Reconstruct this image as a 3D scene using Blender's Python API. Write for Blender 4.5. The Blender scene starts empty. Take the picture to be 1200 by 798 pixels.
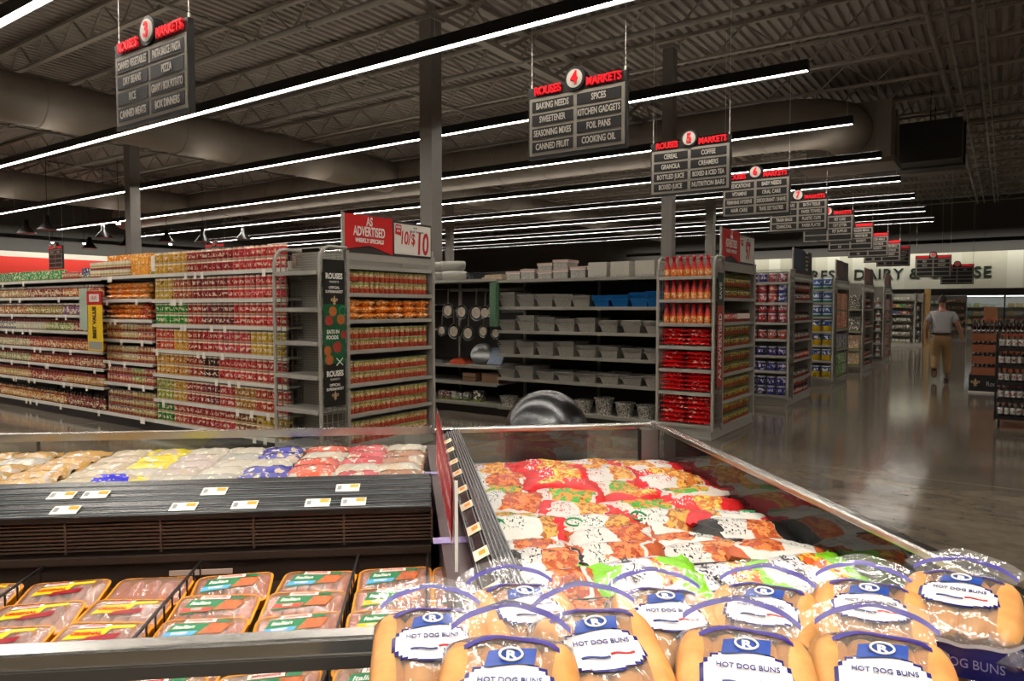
import bpy, math, random
from math import sin, cos, pi, radians, atan
from mathutils import Vector, Matrix
random.seed(7)
SC = bpy.context.scene
COL = SC.collection
# ---------------------------------------------------------------- camera
PSI = radians(34.6); PIT = atan(39 / 838)
cam = bpy.data.cameras.new('camera'); camo = bpy.data.objects.new('camera', cam); COL.objects.link(camo)
cam.sensor_width = 36; cam.lens = 36 * 838 / 1200; cam.clip_start = .05; cam.clip_end = 200
camo.location = (0, 0, 1.55); camo.rotation_euler = (pi / 2 - PIT, 0, PSI)
SC.camera = camo
# ---------------------------------------------------------------- light, exposure
SC.view_settings.view_transform = 'Standard'; SC.view_settings.look = 'None'
SC.view_settings.exposure = 0.55; SC.view_settings.gamma = 1.0; SC.view_settings.use_curve_mapping = False
W = bpy.data.worlds.new('world'); SC.world = W; W.use_nodes = True
W.node_tree.nodes['Background'].inputs[0].default_value = (.9, .95, 1, 1)
W.node_tree.nodes['Background'].inputs[1].default_value = .05
STRIP = 34.0          # emission of the linear lamps
UP = 6.0               # unseen glow added on the lamp tops to brighten the ceiling
SPOT = 76.0           # spots added out of view over the coolers, watts
COOLER = 3.0          # lamps inside the dairy cases
PENDANT = 10.0
WASH = 20.0           # wall washers
try:
    SC.cycles.use_denoising = True; SC.cycles.max_bounces = 7; SC.cycles.transparent_max_bounces = 24
    SC.cycles.sample_clamp_indirect = 4.0; SC.cycles.caustics_reflective = False; SC.cycles.caustics_refractive = False
except Exception: pass
# ---------------------------------------------------------------- colour and materials
def hx(h):
    h = h.lstrip('#'); o = []
    for i in (0, 2, 4):
        c = int(h[i:i+2], 16) / 255; o.append(c / 12.92 if c <= .04045 else ((c + .055) / 1.055) ** 2.4)
    return (o[0], o[1], o[2], 1)
class NT:
    def __init__(s, name):
        s.m = bpy.data.materials.new(name); s.m.use_nodes = True; s.t = s.m.node_tree; s.n = s.t.nodes; s.l = s.t.links
        s.b = s.n['Principled BSDF']; s.out = s.n['Material Output']
    def set(s, sock, v):
        if hasattr(v, 'is_output'): s.l.new(v, sock)
        else: sock.default_value = v
    def p(s, **k):
        for a, v in k.items(): s.set(s.b.inputs[a.replace('_', ' ')], v)
    def math(s, op, a, b=0.0):
        x = s.n.new('ShaderNodeMath'); x.operation = op; s.set(x.inputs[0], a); s.set(x.inputs[1], b); return x.outputs[0]
    def mix(s, f, a, b):
        x = s.n.new('ShaderNodeMix'); x.data_type = 'RGBA'; s.set(x.inputs[0], f); s.set(x.inputs[6], a); s.set(x.inputs[7], b); return x.outputs[2]
    def co(s, which='Object'): return s.n.new('ShaderNodeTexCoord').outputs[which]
    def geo(s): return s.n.new('ShaderNodeNewGeometry').outputs['Position']
    def info(s, o): return s.n.new('ShaderNodeObjectInfo').outputs[o]
    def sep(s, v):
        x = s.n.new('ShaderNodeSeparateXYZ'); s.l.new(v, x.inputs[0]); return x.outputs
    def mapv(s, v, loc=(0, 0, 0), sc=(1, 1, 1)):
        x = s.n.new('ShaderNodeMapping'); s.l.new(v, x.inputs[0]); x.inputs['Location'].default_value = loc; x.inputs['Scale'].default_value = sc; return x.outputs[0]
    def vadd(s, a, b):
        x = s.n.new('ShaderNodeVectorMath'); x.operation = 'ADD'; s.l.new(a, x.inputs[0]); s.l.new(b, x.inputs[1]); return x.outputs[0]
    def noise(s, v, scale, detail=3, rough=.5, col=False):
        x = s.n.new('ShaderNodeTexNoise'); s.set(x.inputs['Vector'], v); x.inputs['Scale'].default_value = scale
        x.inputs['Detail'].default_value = detail; x.inputs['Roughness'].default_value = rough; return x.outputs[1 if col else 0]
    def vor(s, v, scale, out='Distance'):
        x = s.n.new('ShaderNodeTexVoronoi'); s.l.new(v, x.inputs['Vector']); x.inputs['Scale'].default_value = scale; return x.outputs[out]
    def ramp(s, f, stops, const=False):
        x = s.n.new('ShaderNodeValToRGB'); s.l.new(f, x.inputs[0]); e = x.color_ramp.elements
        if const: x.color_ramp.interpolation = 'CONSTANT'
        while len(e) < len(stops): e.new(.5)
        for i, (q, c) in enumerate(stops): e[i].position = q; e[i].color = c
        return x.outputs[0]
    def bump(s, h, st=.3, d=.01):
        x = s.n.new('ShaderNodeBump'); x.inputs['Strength'].default_value = st; x.inputs['Distance'].default_value = d
        s.l.new(h, x.inputs['Height']); s.l.new(x.outputs[0], s.b.inputs['Normal']); return x.outputs[0]
    def rnd3(s):
        x = s.n.new('ShaderNodeCombineXYZ'); r = s.math('MULTIPLY', s.info('Random'), 37.0)
        for i in range(3): s.l.new(r, x.inputs[i])
        return x.outputs[0]
def plain(name, c, rough=.5, metal=0., emit=0., var=0., vs=8., bump=0., bs=60., spec=None):
    t = NT(name); c = hx(c) if isinstance(c, str) else c
    if var:
        f = t.noise(t.co(), vs, 4); d = tuple(max(0, x * (1 - var)) for x in c[:3]) + (1,); e = tuple(min(1, x * (1 + var)) for x in c[:3]) + (1,)
        t.p(Base_Color=t.mix(f, d, e))
    else: t.p(Base_Color=c)
    t.p(Roughness=rough, Metallic=metal)
    if spec is not None: t.p(Specular_IOR_Level=spec)
    if emit: t.p(Emission_Color=c, Emission_Strength=emit)
    if bump: t.bump(t.noise(t.co(), bs, 3), bump, .004)
    return t.m
def between(t, v, a, b): return t.math('MULTIPLY', t.math('GREATER_THAN', v, a), t.math('LESS_THAN', v, b))
def label_mat(name, h, bands=(), text=(.35, .6), tc='#f4ead8', base=None, rough=.32, spots=None, tscale=70):
    """printed label: base = the object's own colour, horizontal bands (z0,z1,colour) as fractions of h, a line of print"""
    t = NT(name); co = t.co(); z = t.math('DIVIDE', t.sep(co)[2], h); c = hx(base) if base else t.info('Color')
    rv = t.vadd(co, t.rnd3())
    if spots:
        c = t.mix(t.math('GREATER_THAN', t.noise(rv, spots[1], 1), spots[2]), c, hx(spots[0]))
    for a, b, k in bands: c = t.mix(between(t, z, a, b), c, hx(k))
    if text:
        n = t.noise(t.mapv(rv, sc=(1, 1, .55)), tscale, 1)
        c = t.mix(t.math('MULTIPLY', between(t, z, *text), t.math('GREATER_THAN', n, .52)), c, hx(tc))
    t.p(Base_Color=c, Roughness=rough); return t.m
def clear(name, tint=(1, 1, 1, 1), op=.06, rough=.03, wrinkle=0., wscale=30., gl=(1, 1, 1, 1), haze=(.9, .9, .9, 1), boost=1.0):
    """clear film / glass: transparent, thin haze, fresnel gloss"""
    t = NT(name); t.n.remove(t.b)
    tr = t.n.new('ShaderNodeBsdfTransparent'); tr.inputs[0].default_value = tint
    di = t.n.new('ShaderNodeBsdfDiffuse'); di.inputs[0].default_value = haze
    g = t.n.new('ShaderNodeBsdfGlossy'); g.inputs[0].default_value = gl; g.inputs['Roughness'].default_value = rough
    fr = t.n.new('ShaderNodeFresnel'); fr.inputs[0].default_value = 1.45
    m1 = t.n.new('ShaderNodeMixShader'); m1.inputs[0].default_value = op; t.l.new(tr.outputs[0], m1.inputs[1]); t.l.new(di.outputs[0], m1.inputs[2])
    m2 = t.n.new('ShaderNodeMixShader'); t.l.new(t.math('MINIMUM', t.math('MULTIPLY', fr.outputs[0], boost), 1.0), m2.inputs[0]); t.l.new(m1.outputs[0], m2.inputs[1]); t.l.new(g.outputs[0], m2.inputs[2])
    t.l.new(m2.outputs[0], t.out.inputs[0])
    if wrinkle:
        b = t.n.new('ShaderNodeBump'); b.inputs['Strength'].default_value = wrinkle; b.inputs['Distance'].default_value = .006
        co = t.vadd(t.co(), t.rnd3())
        t.l.new(t.noise(t.mapv(co, sc=(1, .35, 1)), wscale, 3, .6), b.inputs['Height'])
        t.l.new(b.outputs[0], g.inputs['Normal']); t.l.new(b.outputs[0], fr.inputs['Normal'])
    return t.m
# ---------------------------------------------------------------- mesh builder
class MB:
    def __init__(s): s.v = []; s.f = []; s.m = []; s.s = []
    def add(s, vs, fs, m=0, sm=False):
        o = len(s.v); s.v += [tuple(v) for v in vs]
        for i, f in enumerate(fs): s.f.append([o + k for k in f]); s.m.append(m[i] if isinstance(m, list) else m); s.s.append(sm)
        return s
    def box(s, x0, x1, y0, y1, z0, z1, m=0):
        return s.add([(x0, y0, z0), (x1, y0, z0), (x1, y1, z0), (x0, y1, z0), (x0, y0, z1), (x1, y0, z1), (x1, y1, z1), (x0, y1, z1)],
                     [(0, 3, 2, 1), (4, 5, 6, 7), (0, 1, 5, 4), (1, 2, 6, 5), (2, 3, 7, 6), (3, 0, 4, 7)], m)
    def bar(s, p, q, w, h=None, m=0):
        p, q = Vector(p), Vector(q); h = h or w; d = (q - p).normalized(); a = Vector((0, 0, 1)) if abs(d.z) < .95 else Vector((1, 0, 0))
        x = d.cross(a).normalized() * w / 2; y = x.cross(d).normalized() * h / 2
        c = [p - x - y, p + x - y, p + x + y, p - x + y, q - x - y, q + x - y, q + x + y, q - x + y]
        return s.add(c, [(0, 1, 2, 3), (7, 6, 5, 4), (0, 4, 5, 1), (1, 5, 6, 2), (2, 6, 7, 3), (3, 7, 4, 0)], m)
    def tube(s, pts, r, seg=8, m=0, caps=True):
        pts = [Vector(p) for p in pts]; n = len(pts); vs = []; fs = []; up = None
        for i, p in enumerate(pts):
            d = (pts[min(i + 1, n - 1)] - pts[max(i - 1, 0)]).normalized()
            if up is None: up = d.cross(Vector((0, 0, 1)) if abs(d.z) < .9 else Vector((1, 0, 0))).normalized()
            up = (up - d * up.dot(d)).normalized(); w = d.cross(up); rr = r[i] if isinstance(r, (list, tuple)) else r
            vs += [p + (up * cos(2 * pi * k / seg) + w * sin(2 * pi * k / seg)) * rr for k in range(seg)]
        for i in range(n - 1):
            for k in range(seg):
                a, b = i * seg + k, i * seg + (k + 1) % seg; fs.append((a, b, b + seg, a + seg))
        s.add(vs, fs, m, True)
        if caps: s.add(vs[:seg], [tuple(range(seg))[::-1]], m); s.add(vs[-seg:], [tuple(range(seg))], m)
        return s
    def lathe(s, prof, seg=12, m=0, c=(0, 0, 0), sx=1, sy=1, sm=True):
        vs = []; fs = []; ms = []
        for r, z in prof: vs += [(c[0] + sx * r * cos(2 * pi * k / seg), c[1] + sy * r * sin(2 * pi * k / seg), c[2] + z) for k in range(seg)]
        for i in range(len(prof) - 1):
            for k in range(seg):
                a, b = i * seg + k, i * seg + (k + 1) % seg; fs.append((a, b, b + seg, a + seg)); ms.append(m[i] if isinstance(m, list) else m)
        s.add(vs, fs, ms, sm)
        if prof[0][0] > 1e-4: s.add(vs[:seg], [tuple(range(seg))[::-1]], ms[0])
        if prof[-1][0] > 1e-4: s.add(vs[-seg:], [tuple(range(seg))], ms[-1])
        return s
    def prism(s, poly, a, b, axis='z', m=0):
        f = {'z': lambda u, v, w: (u, v, w), 'y': lambda u, v, w: (u, w, v), 'x': lambda u, v, w: (w, u, v)}[axis]; n = len(poly)
        return s.add([f(u, v, a) for u, v in poly] + [f(u, v, b) for u, v in poly],
                     [tuple(range(n))[::-1], tuple(range(n, 2 * n))] + [(i, (i + 1) % n, (i + 1) % n + n, i + n) for i in range(n)], m)
    def grid(s, fn, nu, nv, m=0, sm=True, wrap=False):
        vs = [fn(i / nu, j / nv) for j in range(nv + 1) for i in range(nu + 1)]; fs = [];
        for j in range(nv):
            for i in range(nu): a = j * (nu + 1) + i; fs.append((a, a + 1, a + nu + 2, a + nu + 1))
        mm = m if not callable(m) else [m((i + .5) / nu, (j + .5) / nv) for j in range(nv) for i in range(nu)]
        return s.add(vs, fs, mm, sm)
    def build(s, name, mats, parent=None, loc=(0, 0, 0), rz=0, rot=None, bevel=0, color=None):
        me = bpy.data.meshes.new(name); me.from_pydata(s.v, [], s.f)
        for k in (mats if isinstance(mats, (list, tuple)) else [mats]): me.materials.append(k)
        me.polygons.foreach_set('material_index', s.m); me.polygons.foreach_set('use_smooth', s.s); me.update()
        o = bpy.data.objects.new(name, me); COL.objects.link(o); o.location = loc; o.rotation_euler = rot or (0, 0, rz)
        if parent: o.parent = parent
        if bevel: b = o.modifiers.new('b', 'BEVEL'); b.width = bevel; b.segments = 2; b.limit_method = 'ANGLE'
        if color: o.color = hx(color) if isinstance(color, str) else color
        return o
def tag(o, label=None, cat=None, group=None, kind=None):
    if label: o['label'] = label
    if cat: o['category'] = cat
    if group: o['group'] = group
    if kind: o['kind'] = kind
    return o
def thing(name, label, cat, loc=(0, 0, 0), rz=0, group=None):
    o = bpy.data.objects.new(name, None); COL.objects.link(o); o.location = loc; o.rotation_euler = (0, 0, rz); o.empty_display_size = .1
    return tag(o, label, cat, group)
KIDS = {}
def dup(o, loc=None, rz=0, parent=None, color=None, rot=None, label=None, group=None, scale=None):
    """copy of a thing with copies of its parts and sub-parts"""
    def rec(a, par, top):
        c = a.copy(); COL.objects.link(c); c.parent = par
        for k in [x for x in a.children]: rec(k, c, False)
        return c
    c = rec(o, parent, True)
    if loc is not None: c.location = loc; c.rotation_euler = rot or (0, 0, rz)
    if color is not None: c.color = hx(color) if isinstance(color, str) else color
    if label: c['label'] = label
    if group: c['group'] = group
    if scale: c.scale = scale
    return c
def dup1(o, loc, rz=0, color=None, label=None, group=None, rot=None, scale=None):
    c = o.copy(); COL.objects.link(c); c.parent = None; c.location = loc; c.rotation_euler = rot or (0, 0, rz)
    if color is not None: c.color = hx(color) if isinstance(color, str) else color
    if label: c['label'] = label
    if group: c['group'] = group
    if scale: c.scale = scale
    return c
PROTO = []
def finish_protos():
    for o in PROTO:
        for k in list(o.children):
            for q in list(k.children): bpy.data.objects.remove(q)
            bpy.data.objects.remove(k)
        bpy.data.objects.remove(o)
TXT = {}
def text(body, size, mat, parent=None, loc=(0, 0, 0), rot=(pi / 2, 0, 0), sx=1., ext=.001, align='CENTER', name='lettering', bold=0.0, shear=0.0, space=1.0):
    key = (body, size, mat.name, ext, align, bold, shear, space)
    if key not in TXT:
        c = bpy.data.curves.new(name, 'FONT'); c.body = body; c.size = size; c.extrude = ext; c.align_x = align; c.align_y = 'CENTER'; c.offset = bold; c.shear = shear
        c.resolution_u = 3; c.space_character = space; c.materials.append(mat); q = bpy.data.objects.new('q', c); TXT[key] = bpy.data.meshes.new_from_object(q); TXT[key].name = name; bpy.data.objects.remove(q)
    o = bpy.data.objects.new(name, TXT[key]); COL.objects.link(o); o.location = loc; o.rotation_euler = rot; o.scale = (sx, 1, 1)
    if parent: o.parent = parent
    return o
ORD = ['top', 'second', 'third', 'fourth', 'fifth', 'sixth', 'seventh', 'eighth']
# shared materials
M = {}
M['steel'] = plain('brushed_steel', '#b9b9b7', .28, 1., bump=.05, bs=200)
M['shelf'] = plain('grey_shelf_paint', '#a19d94', .45, var=.05)
M['shelf_lip'] = plain('white_price_channel', '#d8d5cc', .4)
M['grey_lip'] = plain('grey_price_channel', '#8a867d', .4)
M['peg'] = plain('grey_backpanel', '#979389', .6, var=.06)
M['black'] = plain('black_satin', '#151415', .4)
M['dark'] = plain('dark_brown_panel', '#2a221f', .45, var=.25, vs=5)
M['kick'] = plain('dark_kickplate', '#26211d', .5)
M['white'] = plain('white_print', '#eeeae2', .5)
M['red'] = plain('red_print', '#c8181f', .4)
M['redletter'] = plain('glowing_red_plastic', '#d11a24', .3, emit=.25)  # letters given a slight emission of their own colour
M['wire'] = plain('steel_wire', '#9b988f', .35, .8)
M['chrome'] = plain('chrome', '#c9cccf', .12, 1.)
M['duct'] = plain('painted_duct', '#857b70', .55, .15, var=.12, vs=3)
M['joist'] = plain('joist_paint', '#8f867b', .6, var=.1)
M['deck'] = plain('deck_paint', '#8a8178', .6, var=.12, vs=2)
M['lamp'] = plain('lamp_diffuser', (1., .93, .83, 1), .4, emit=STRIP)
M['upglow'] = plain('added_ceiling_glow', (1., .92, .82, 1), .4, emit=UP)
M['paper'] = plain('price_paper', '#f2ede2', .6)
M['orange'] = plain('orange_print', '#f29a1c', .5)
M['tagblue'] = plain('navy_print', '#24387c', .45)
M['green'] = plain('green_print', '#12854a', .4)
M['obj'] = NT('own_colour').m; _t = NT('own_colour'); _t.p(Base_Color=_t.info('Color'), Roughness=.4); M['obj'] = _t.m
M['glass'] = clear('cooler_glass', (.93, .96, .95, 1), .015, .0, boost=1.35)
# ================================================================ THE SETTING
def floor_mat():
    t = NT('polished_concrete'); co = t.geo()
    a = t.noise(co, .55, 5, .6); b = t.noise(co, 6, 5, .65); s = t.noise(t.mapv(co, sc=(.4, 2.2, 1)), 1.6, 4, .6)
    c = t.mix(t.ramp(a, [(.3, (0, 0, 0, 1)), (.7, (1, 1, 1, 1))]), hx('#51483f'), hx('#8d8272')); c = t.mix(t.ramp(b, [(.38, (0, 0, 0, 1)), (.75, (.7, .7, .7, 1))]), c, hx('#4c443b')); c = t.mix(t.math('MULTIPLY', t.ramp(s, [(.45, (0, 0, 0, 1)), (.7, (1, 1, 1, 1))]), .4), c, hx('#9b907f'))
    x, y, z = t.sep(co)
    fx = t.math('ABSOLUTE', t.math('SUBTRACT', t.math('FRACT', t.math('DIVIDE', t.math('ADD', x, 2.2), 5.2)), .5)); fy = t.math('ABSOLUTE', t.math('SUBTRACT', t.math('FRACT', t.math('DIVIDE', t.math('ADD', y, .4), 5.2)), .5))
    j = t.math('MAXIMUM', t.math('LESS_THAN', fx, .0012), t.math('LESS_THAN', fy, .0012))
    t.p(Base_Color=t.mix(j, c, hx('#9a9184')), Roughness=t.math('ADD', t.math('MULTIPLY', b, .10), .06), Specular_IOR_Level=.5)
    t.bump(t.noise(co, 1.7, 2), .08, .01); return t.m
def struct(name, mb, mats): o = mb.build(name, mats); o['kind'] = 'structure'; return o
X0, X1, Y0, Y1, ZC = -38., 18., -14., 42., 7.0
struct('floor', MB().box(X0, X1, Y0, Y1, -.2, 0), floor_mat())
# corrugated roof deck, ribs along y
mb = MB(); poly = []; x = X0
pit = .2
vs = []; fs = []
while x < X1:
    for dx, dz in ((0, 0), (.09, 0), (.115, .06), (.175, .06)): vs += [(x + dx, Y0, ZC + dz), (x + dx, Y1, ZC + dz)]
    x += pit
for i in range(len(vs) // 2 - 1): fs.append((2 * i, 2 * i + 1, 2 * i + 3, 2 * i + 2))
mb.add(vs, fs); mb.box(X0, X1, Y0, Y1, ZC + .08, ZC + .2)
struct('ceiling', mb, M['deck'])
wallgrey = plain('wall_grey_green', '#4d4a45', .8, var=.08, vs=1)
def panel_wall():
    t = NT('striped_wall_panels'); x, y, z = t.sep(t.geo())
    k = t.math('FLOOR', t.math('DIVIDE', x, .62)); w = t.n.new('ShaderNodeTexWhiteNoise'); w.noise_dimensions = '1D'; t.l.new(k, w.inputs['W'])
    t.p(Base_Color=t.mix(w.outputs[0], hx('#b4b09a'), hx('#dad8c6')), Roughness=.6); return t.m
struct('wall_back', MB().box(X0, X1, Y1, Y1 + .2, 0, ZC), wallgrey)
wb = struct('wall_back_panels', MB().box(-20, 6, Y1 - .06, Y1, 2.45, 4.28), panel_wall())
struct('trim_1', MB().box(-20, 6, Y1 - 1.3, Y1 - .061, 2.12, 2.45), plain('dark_fascia', '#38342f', .5))
struct('wall_left', MB().box(X0 - .2, X0, Y0, Y1, 0, ZC), wallgrey)
struct('trim_2', MB().box(X0, X0 + .05, Y0, 30, 2.2, 3.9), plain('red_wall_band', '#e23a2c', .55))
struct('trim_3', MB().box(X0, X0 + .06, Y0, 30, 3.9, 4.15), plain('cream_wall_band', '#d9d3c2', .55))
struct('wall_right', MB().box(X1, X1 + .2, Y0, Y1, 0, ZC), wallgrey)
struct('wall_front', MB().box(X0, X1, Y0 - .2, Y0, 0, ZC), wallgrey)
# wall letters
ink = plain('dark_green_letters', '#1d2a22', .5)
for body, xc, sx, wdt in (('RES', -8.28, 1, 0), ('DAIRY', -5.57, 1, 0), ('&', -3.9, 1, 0), ('CHEESE', -1.95, 1, 0)):
    o = text(body, .74, ink, None, (xc, Y1 - .09, 3.26), (pi / 2, 0, 0), {'RES': 1.0, 'DAIRY': 1.02, '&': 1., 'CHEESE': .98}[body], .025, name='wall_lettering', bold=.012, space=1.12)
    tag(o, {'RES': 'dark letters RES at the left of the pale panelled back wall', 'DAIRY': 'dark word DAIRY on the pale panelled back wall', '&': 'dark ampersand between the words on the pale back wall', 'CHEESE': 'dark word CHEESE on the pale back wall, behind a hanging sign'}[body], 'wall letters')
# bar joists along x, girders along y
mb = MB(); L0, L1 = X0 + .3, X1 - .3; n = 96; st = (L1 - L0) / n
mb.box(L0, L1, -.05, .05, .5, .56); mb.box(L0, L1, -.05, .05, 0, .045)
for i in range(n): mb.bar((L0 + i * st, 0, .02 if i % 2 else .52), (L0 + (i + 1) * st, 0, .52 if i % 2 else .02), .03)
j0 = mb.build('ceiling_joist', M['joist'], loc=(0, 0, 6.42)); j0['kind'] = 'structure'
yy = -6.2; first = True
while yy < 41:
    if first: j0.location.y = yy; first = False
    else: dup1(j0, (0, yy, 6.42))
    yy += 1.83
mb = MB(); n = 60; st = (Y1 - Y0 - 1) / n
mb.box(-.1, .1, Y0 + .5, Y1 - .5, .56, .62); mb.box(-.09, .09, Y0 + .5, Y1 - .5, 0, .07)
for i in range(n): mb.bar((0, Y0 + .5 + i * st, .04 if i % 2 else .58), (0, Y0 + .5 + (i + 1) * st, .58 if i % 2 else .04), .06)
g0 = mb.build('ceiling_girder', M['joist'], loc=(-8.0, 0, 6.36)); g0['kind'] = 'structure'
for gx in (-19, -29.5, 3., 12): dup1(g0, (gx, 0, 6.36))
colm = plain('column_paint', '#716c66', .5, var=.05)
def column(x, y, w):
    m = MB().box(-w / 2, w / 2, -w / 2, w / 2, 0, 6.34); m.box(-w / 2 - .06, w / 2 + .06, -w / 2 - .06, w / 2 + .06, 0, .02); m.box(-w / 2 - .04, w / 2 + .04, -w / 2 - .04, w / 2 + .04, 6.28, 6.34)
    o = m.build('column', colm, loc=(x, y, 0)); o['kind'] = 'structure'
column(-8.0, 9.2, .26); column(-5.2, 12.65, .2); column(-19.0, 9.95, .27); column(-8, 23, .26); column(-19, 23, .26); column(-29.5, 9.2, .26); column(3, -4.7, .26)
# ducts
def duct(pts, r, label, ring=1.5):
    m = MB(); m.tube(pts, r, 28)
    for a, b in zip(pts, pts[1:]):
        a, b = Vector(a), Vector(b); L = (b - a).length; k = ring / 2
        while k < L and L > 2: p = a + (b - a) * k / L; d = (b - a).normalized() * .02; m.tube([p - d, p + d], r + .012, 28, 0); k += ring
    o = m.build('round_duct', M['duct']); return tag(o, label, 'air duct')
DZ = 5.75
duct([(-16.5, Y0 + 2, DZ), (-16.5, 16.85, DZ)], .5, 'long round grey duct coming from the left to meet the wide cross duct')
duct([(-28.2, Y0 + 2, DZ), (-28.2, 16.85, DZ)], .47, 'round grey duct farther to the left, behind the long light lines')
el = [(-34, 17.4, DZ), (-4.7, 17.4, DZ), (-4.1, 17.48, DZ), (-3.6, 17.75, DZ), (-3.3, 18.2, DZ), (-3.25, 18.9, DZ)]
duct(el, .57, 'wide round cross duct with an elbow at its right end')
m = MB().box(-4.1, -2.35, 18.9, 20.8, 5.12, 6.36); m.box(-4.15, -2.3, 18.85, 18.95, 5.07, 6.4); m.box(-4.15, -2.3, 20.0, 20.06, 5.07, 6.4); m.box(-4.4, -2.25, 19.0, 20.4, 4.98, 5.12)
for x_, y_ in ((-4.0, 19.1), (-2.45, 19.1), (-4.0, 20.6), (-2.45, 20.6)): m.tube([(x_, y_, 6.3), (x_, y_, 6.99)], .015, 6)
tag(m.build('duct_box', M['duct']), 'square sheet metal plenum box where the cross duct ends', 'air duct')
m = MB().box(-3.4, -1.0, 21.0, 22.8, 5.25, 6.25); m.box(-3.45, -.95, 21.8, 21.86, 5.2, 6.28)
for x_, y_ in ((-3.3, 21.2), (-1.7, 21.2), (-3.3, 22.6), (-1.7, 22.6)): m.tube([(x_, y_, 6.2), (x_, y_, 6.99)], .015, 6)
tag(m.build('rooftop_unit_duct', plain('black_duct', '#2d2925', .6)), 'dark rectangular duct just beyond the square plenum box', 'air duct')
duct([(-16.5, 18.1, DZ), (-16.5, 39, DZ)], .4, 'round duct running away behind the cross duct')
# pipes
pm = plain('pipe_paint', '#7d776e', .5)
for i, (a, b, r) in enumerate([((-38, 3.9, 6.385), (18, 3.9, 6.385), .035), ((-38, 8.3, 6.385), (18, 8.3, 6.385), .05), ((-38, 11.9, 6.385), (18, 11.9, 6.385), .05), ((-38, 22.3, 6.385), (18, 22.3, 6.385), .06),
        ((-1.2, -6, 6.385), (-1.2, 40, 6.385), .04), ((-.95, -6, 6.385), (-.95, 40, 6.385), .03), ((-.55, -6, 6.385), (-.55, 40, 6.385), .03), ((-.42, -6, 6.385), (-.42, 40, 6.385), .02), ((-11.2, -6, 6.385), (-11.2, 40, 6.385), .03), ((-22, -6, 6.385), (-22, 40, 6.385), .03)]):
    m = MB().tube([a, b], r, 8); L = (Vector(b) - Vector(a)).length
    for k in range(1, 14): p = Vector(a).lerp(Vector(b), k / 14); d = (Vector(b) - Vector(a)).normalized() * .04; m.tube([p - d, p + d], r * 1.5, 8)
    nm = ['nearest of the pipes crossing under the deck', 'second pipe crossing under the deck, just beyond the first joists', 'third pipe crossing under the deck, over the tall shelves', 'pipe crossing under the deck beyond the cross duct',
          'thickest of the four pipes over the main aisle', 'second pipe over the main aisle', 'third pipe over the main aisle', 'thinnest conduit over the main aisle', 'thin pipe running away between the two long ducts', 'thin pipe running away over the left duct'][i]
    tag(m.build('ceiling_pipe', pm), 'grey ' + nm, 'pipe')
# linear lamps
housing = plain('lamp_housing', '#0c0b0b', .4)
def strip(y, x0, x1, label, z=4.78):
    t = thing('linear_lamp', label, 'ceiling light', ((x0 + x1) / 2, y, z), 0, 'long linear lamps in parallel rows'); h = (x1 - x0) / 2
    MB().box(-h, h, -.06, .06, .004, .14).box(-h, h, -.06, -.052, -.009, .004).box(-h, h, .052, .06, -.009, .004).box(-h, -h + .01, -.06, .06, -.009, .004).box(h - .01, h, -.06, .06, -.009, .004).build('housing', housing, t)
    MB().box(-h + .02, h - .02, -.05, .05, .001, .003).build('diffuser', M['lamp'], t); MB().box(-h + .02, h - .02, -.03, .03, .141, .146).build('added_uplight', M['upglow'], t)  # upper strip is an added glow that lifts the ceiling
    k = -h + 1.5; c = None
    while k < h:
        if c is None: c = MB().tube([(0, 0, .14), (0, 0, ZC - z + .03)], .004, 4).build('hanger_cable', M['wire'], t, loc=(k, 0, 0))
        else: c = c.copy(); COL.objects.link(c); c.parent = t; c.location = (k, 0, 0)
        k += 3.6
    return t
names = {0: 'lit linear lamp straight above the near coolers', 1: 'lit linear lamp crossing the top left corner', 2: 'long linear lamp in front of the aisle 4 sign, nearest full row', 3: 'linear lamp ending above aisle sign 5', 4: 'linear lamp ending in front of the duct elbow',
         5: 'linear lamp row ending at the duct plenum box', 6: 'linear lamp row just beyond the plenum box'}
for k in range(-2, 10):
    y = .05 + 3.47 * k
    lb = names.get(k, 'linear lamp, row %s after the one just beyond the plenum box' % (ORD[k - 6] if 6 < k < 13 else '') if k > 6 else 'linear lamp behind the near coolers, row %s' % ('second' if k == -2 else 'first'))
    strip(y, -32.7, 3.5 if k < 2 else (-2.3 if k != 2 else -1.6), lb)  # near rows run on out of view, lengthened to light the foreground
for i, y in enumerate((-6.9, .05, 5.3, 10.5, 15.7, 20.9, 26.1, 31.3)): strip(y, 4.2, 16, 'linear lamp added out of view on the right, %s row counting from the rear' % ORD[i].replace('top', 'first'))  # unseen rows added to light the main aisle
# unseen spotlights added above the coolers to brighten the goods
def track(p, aim, label, w=SPOT, ang=70, zt=4.1):
    t = thing('track_spotlight', label, 'spotlight', p)
    d = (Vector(aim) - Vector(p)).normalized(); q = d.to_track_quat('-Z', 'Y').to_euler()
    MB().lathe([(.0, .17), (.05, .16), (.06, .02), (.055, 0)], 16).build('lamp_head', M['black'], t, rot=q)
    MB().tube([(0, 0, .1), (0, 0, ZC - p[2] + .03)], .012, 6).build('stem', M['black'], t)
    l = bpy.data.lights.new('spot', 'SPOT'); l.energy = w; l.spot_size = radians(ang); l.spot_blend = .7; l.shadow_soft_size = .09; l.color = (1, .93, .82)
    o = bpy.data.objects.new('spot', l); COL.objects.link(o); o.parent = t; o.rotation_euler = q
CA = radians(40.9)
def cw(u, v, z=0): return (u * cos(CA) - v * sin(CA), u * sin(CA) + v * cos(CA), z)
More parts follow.
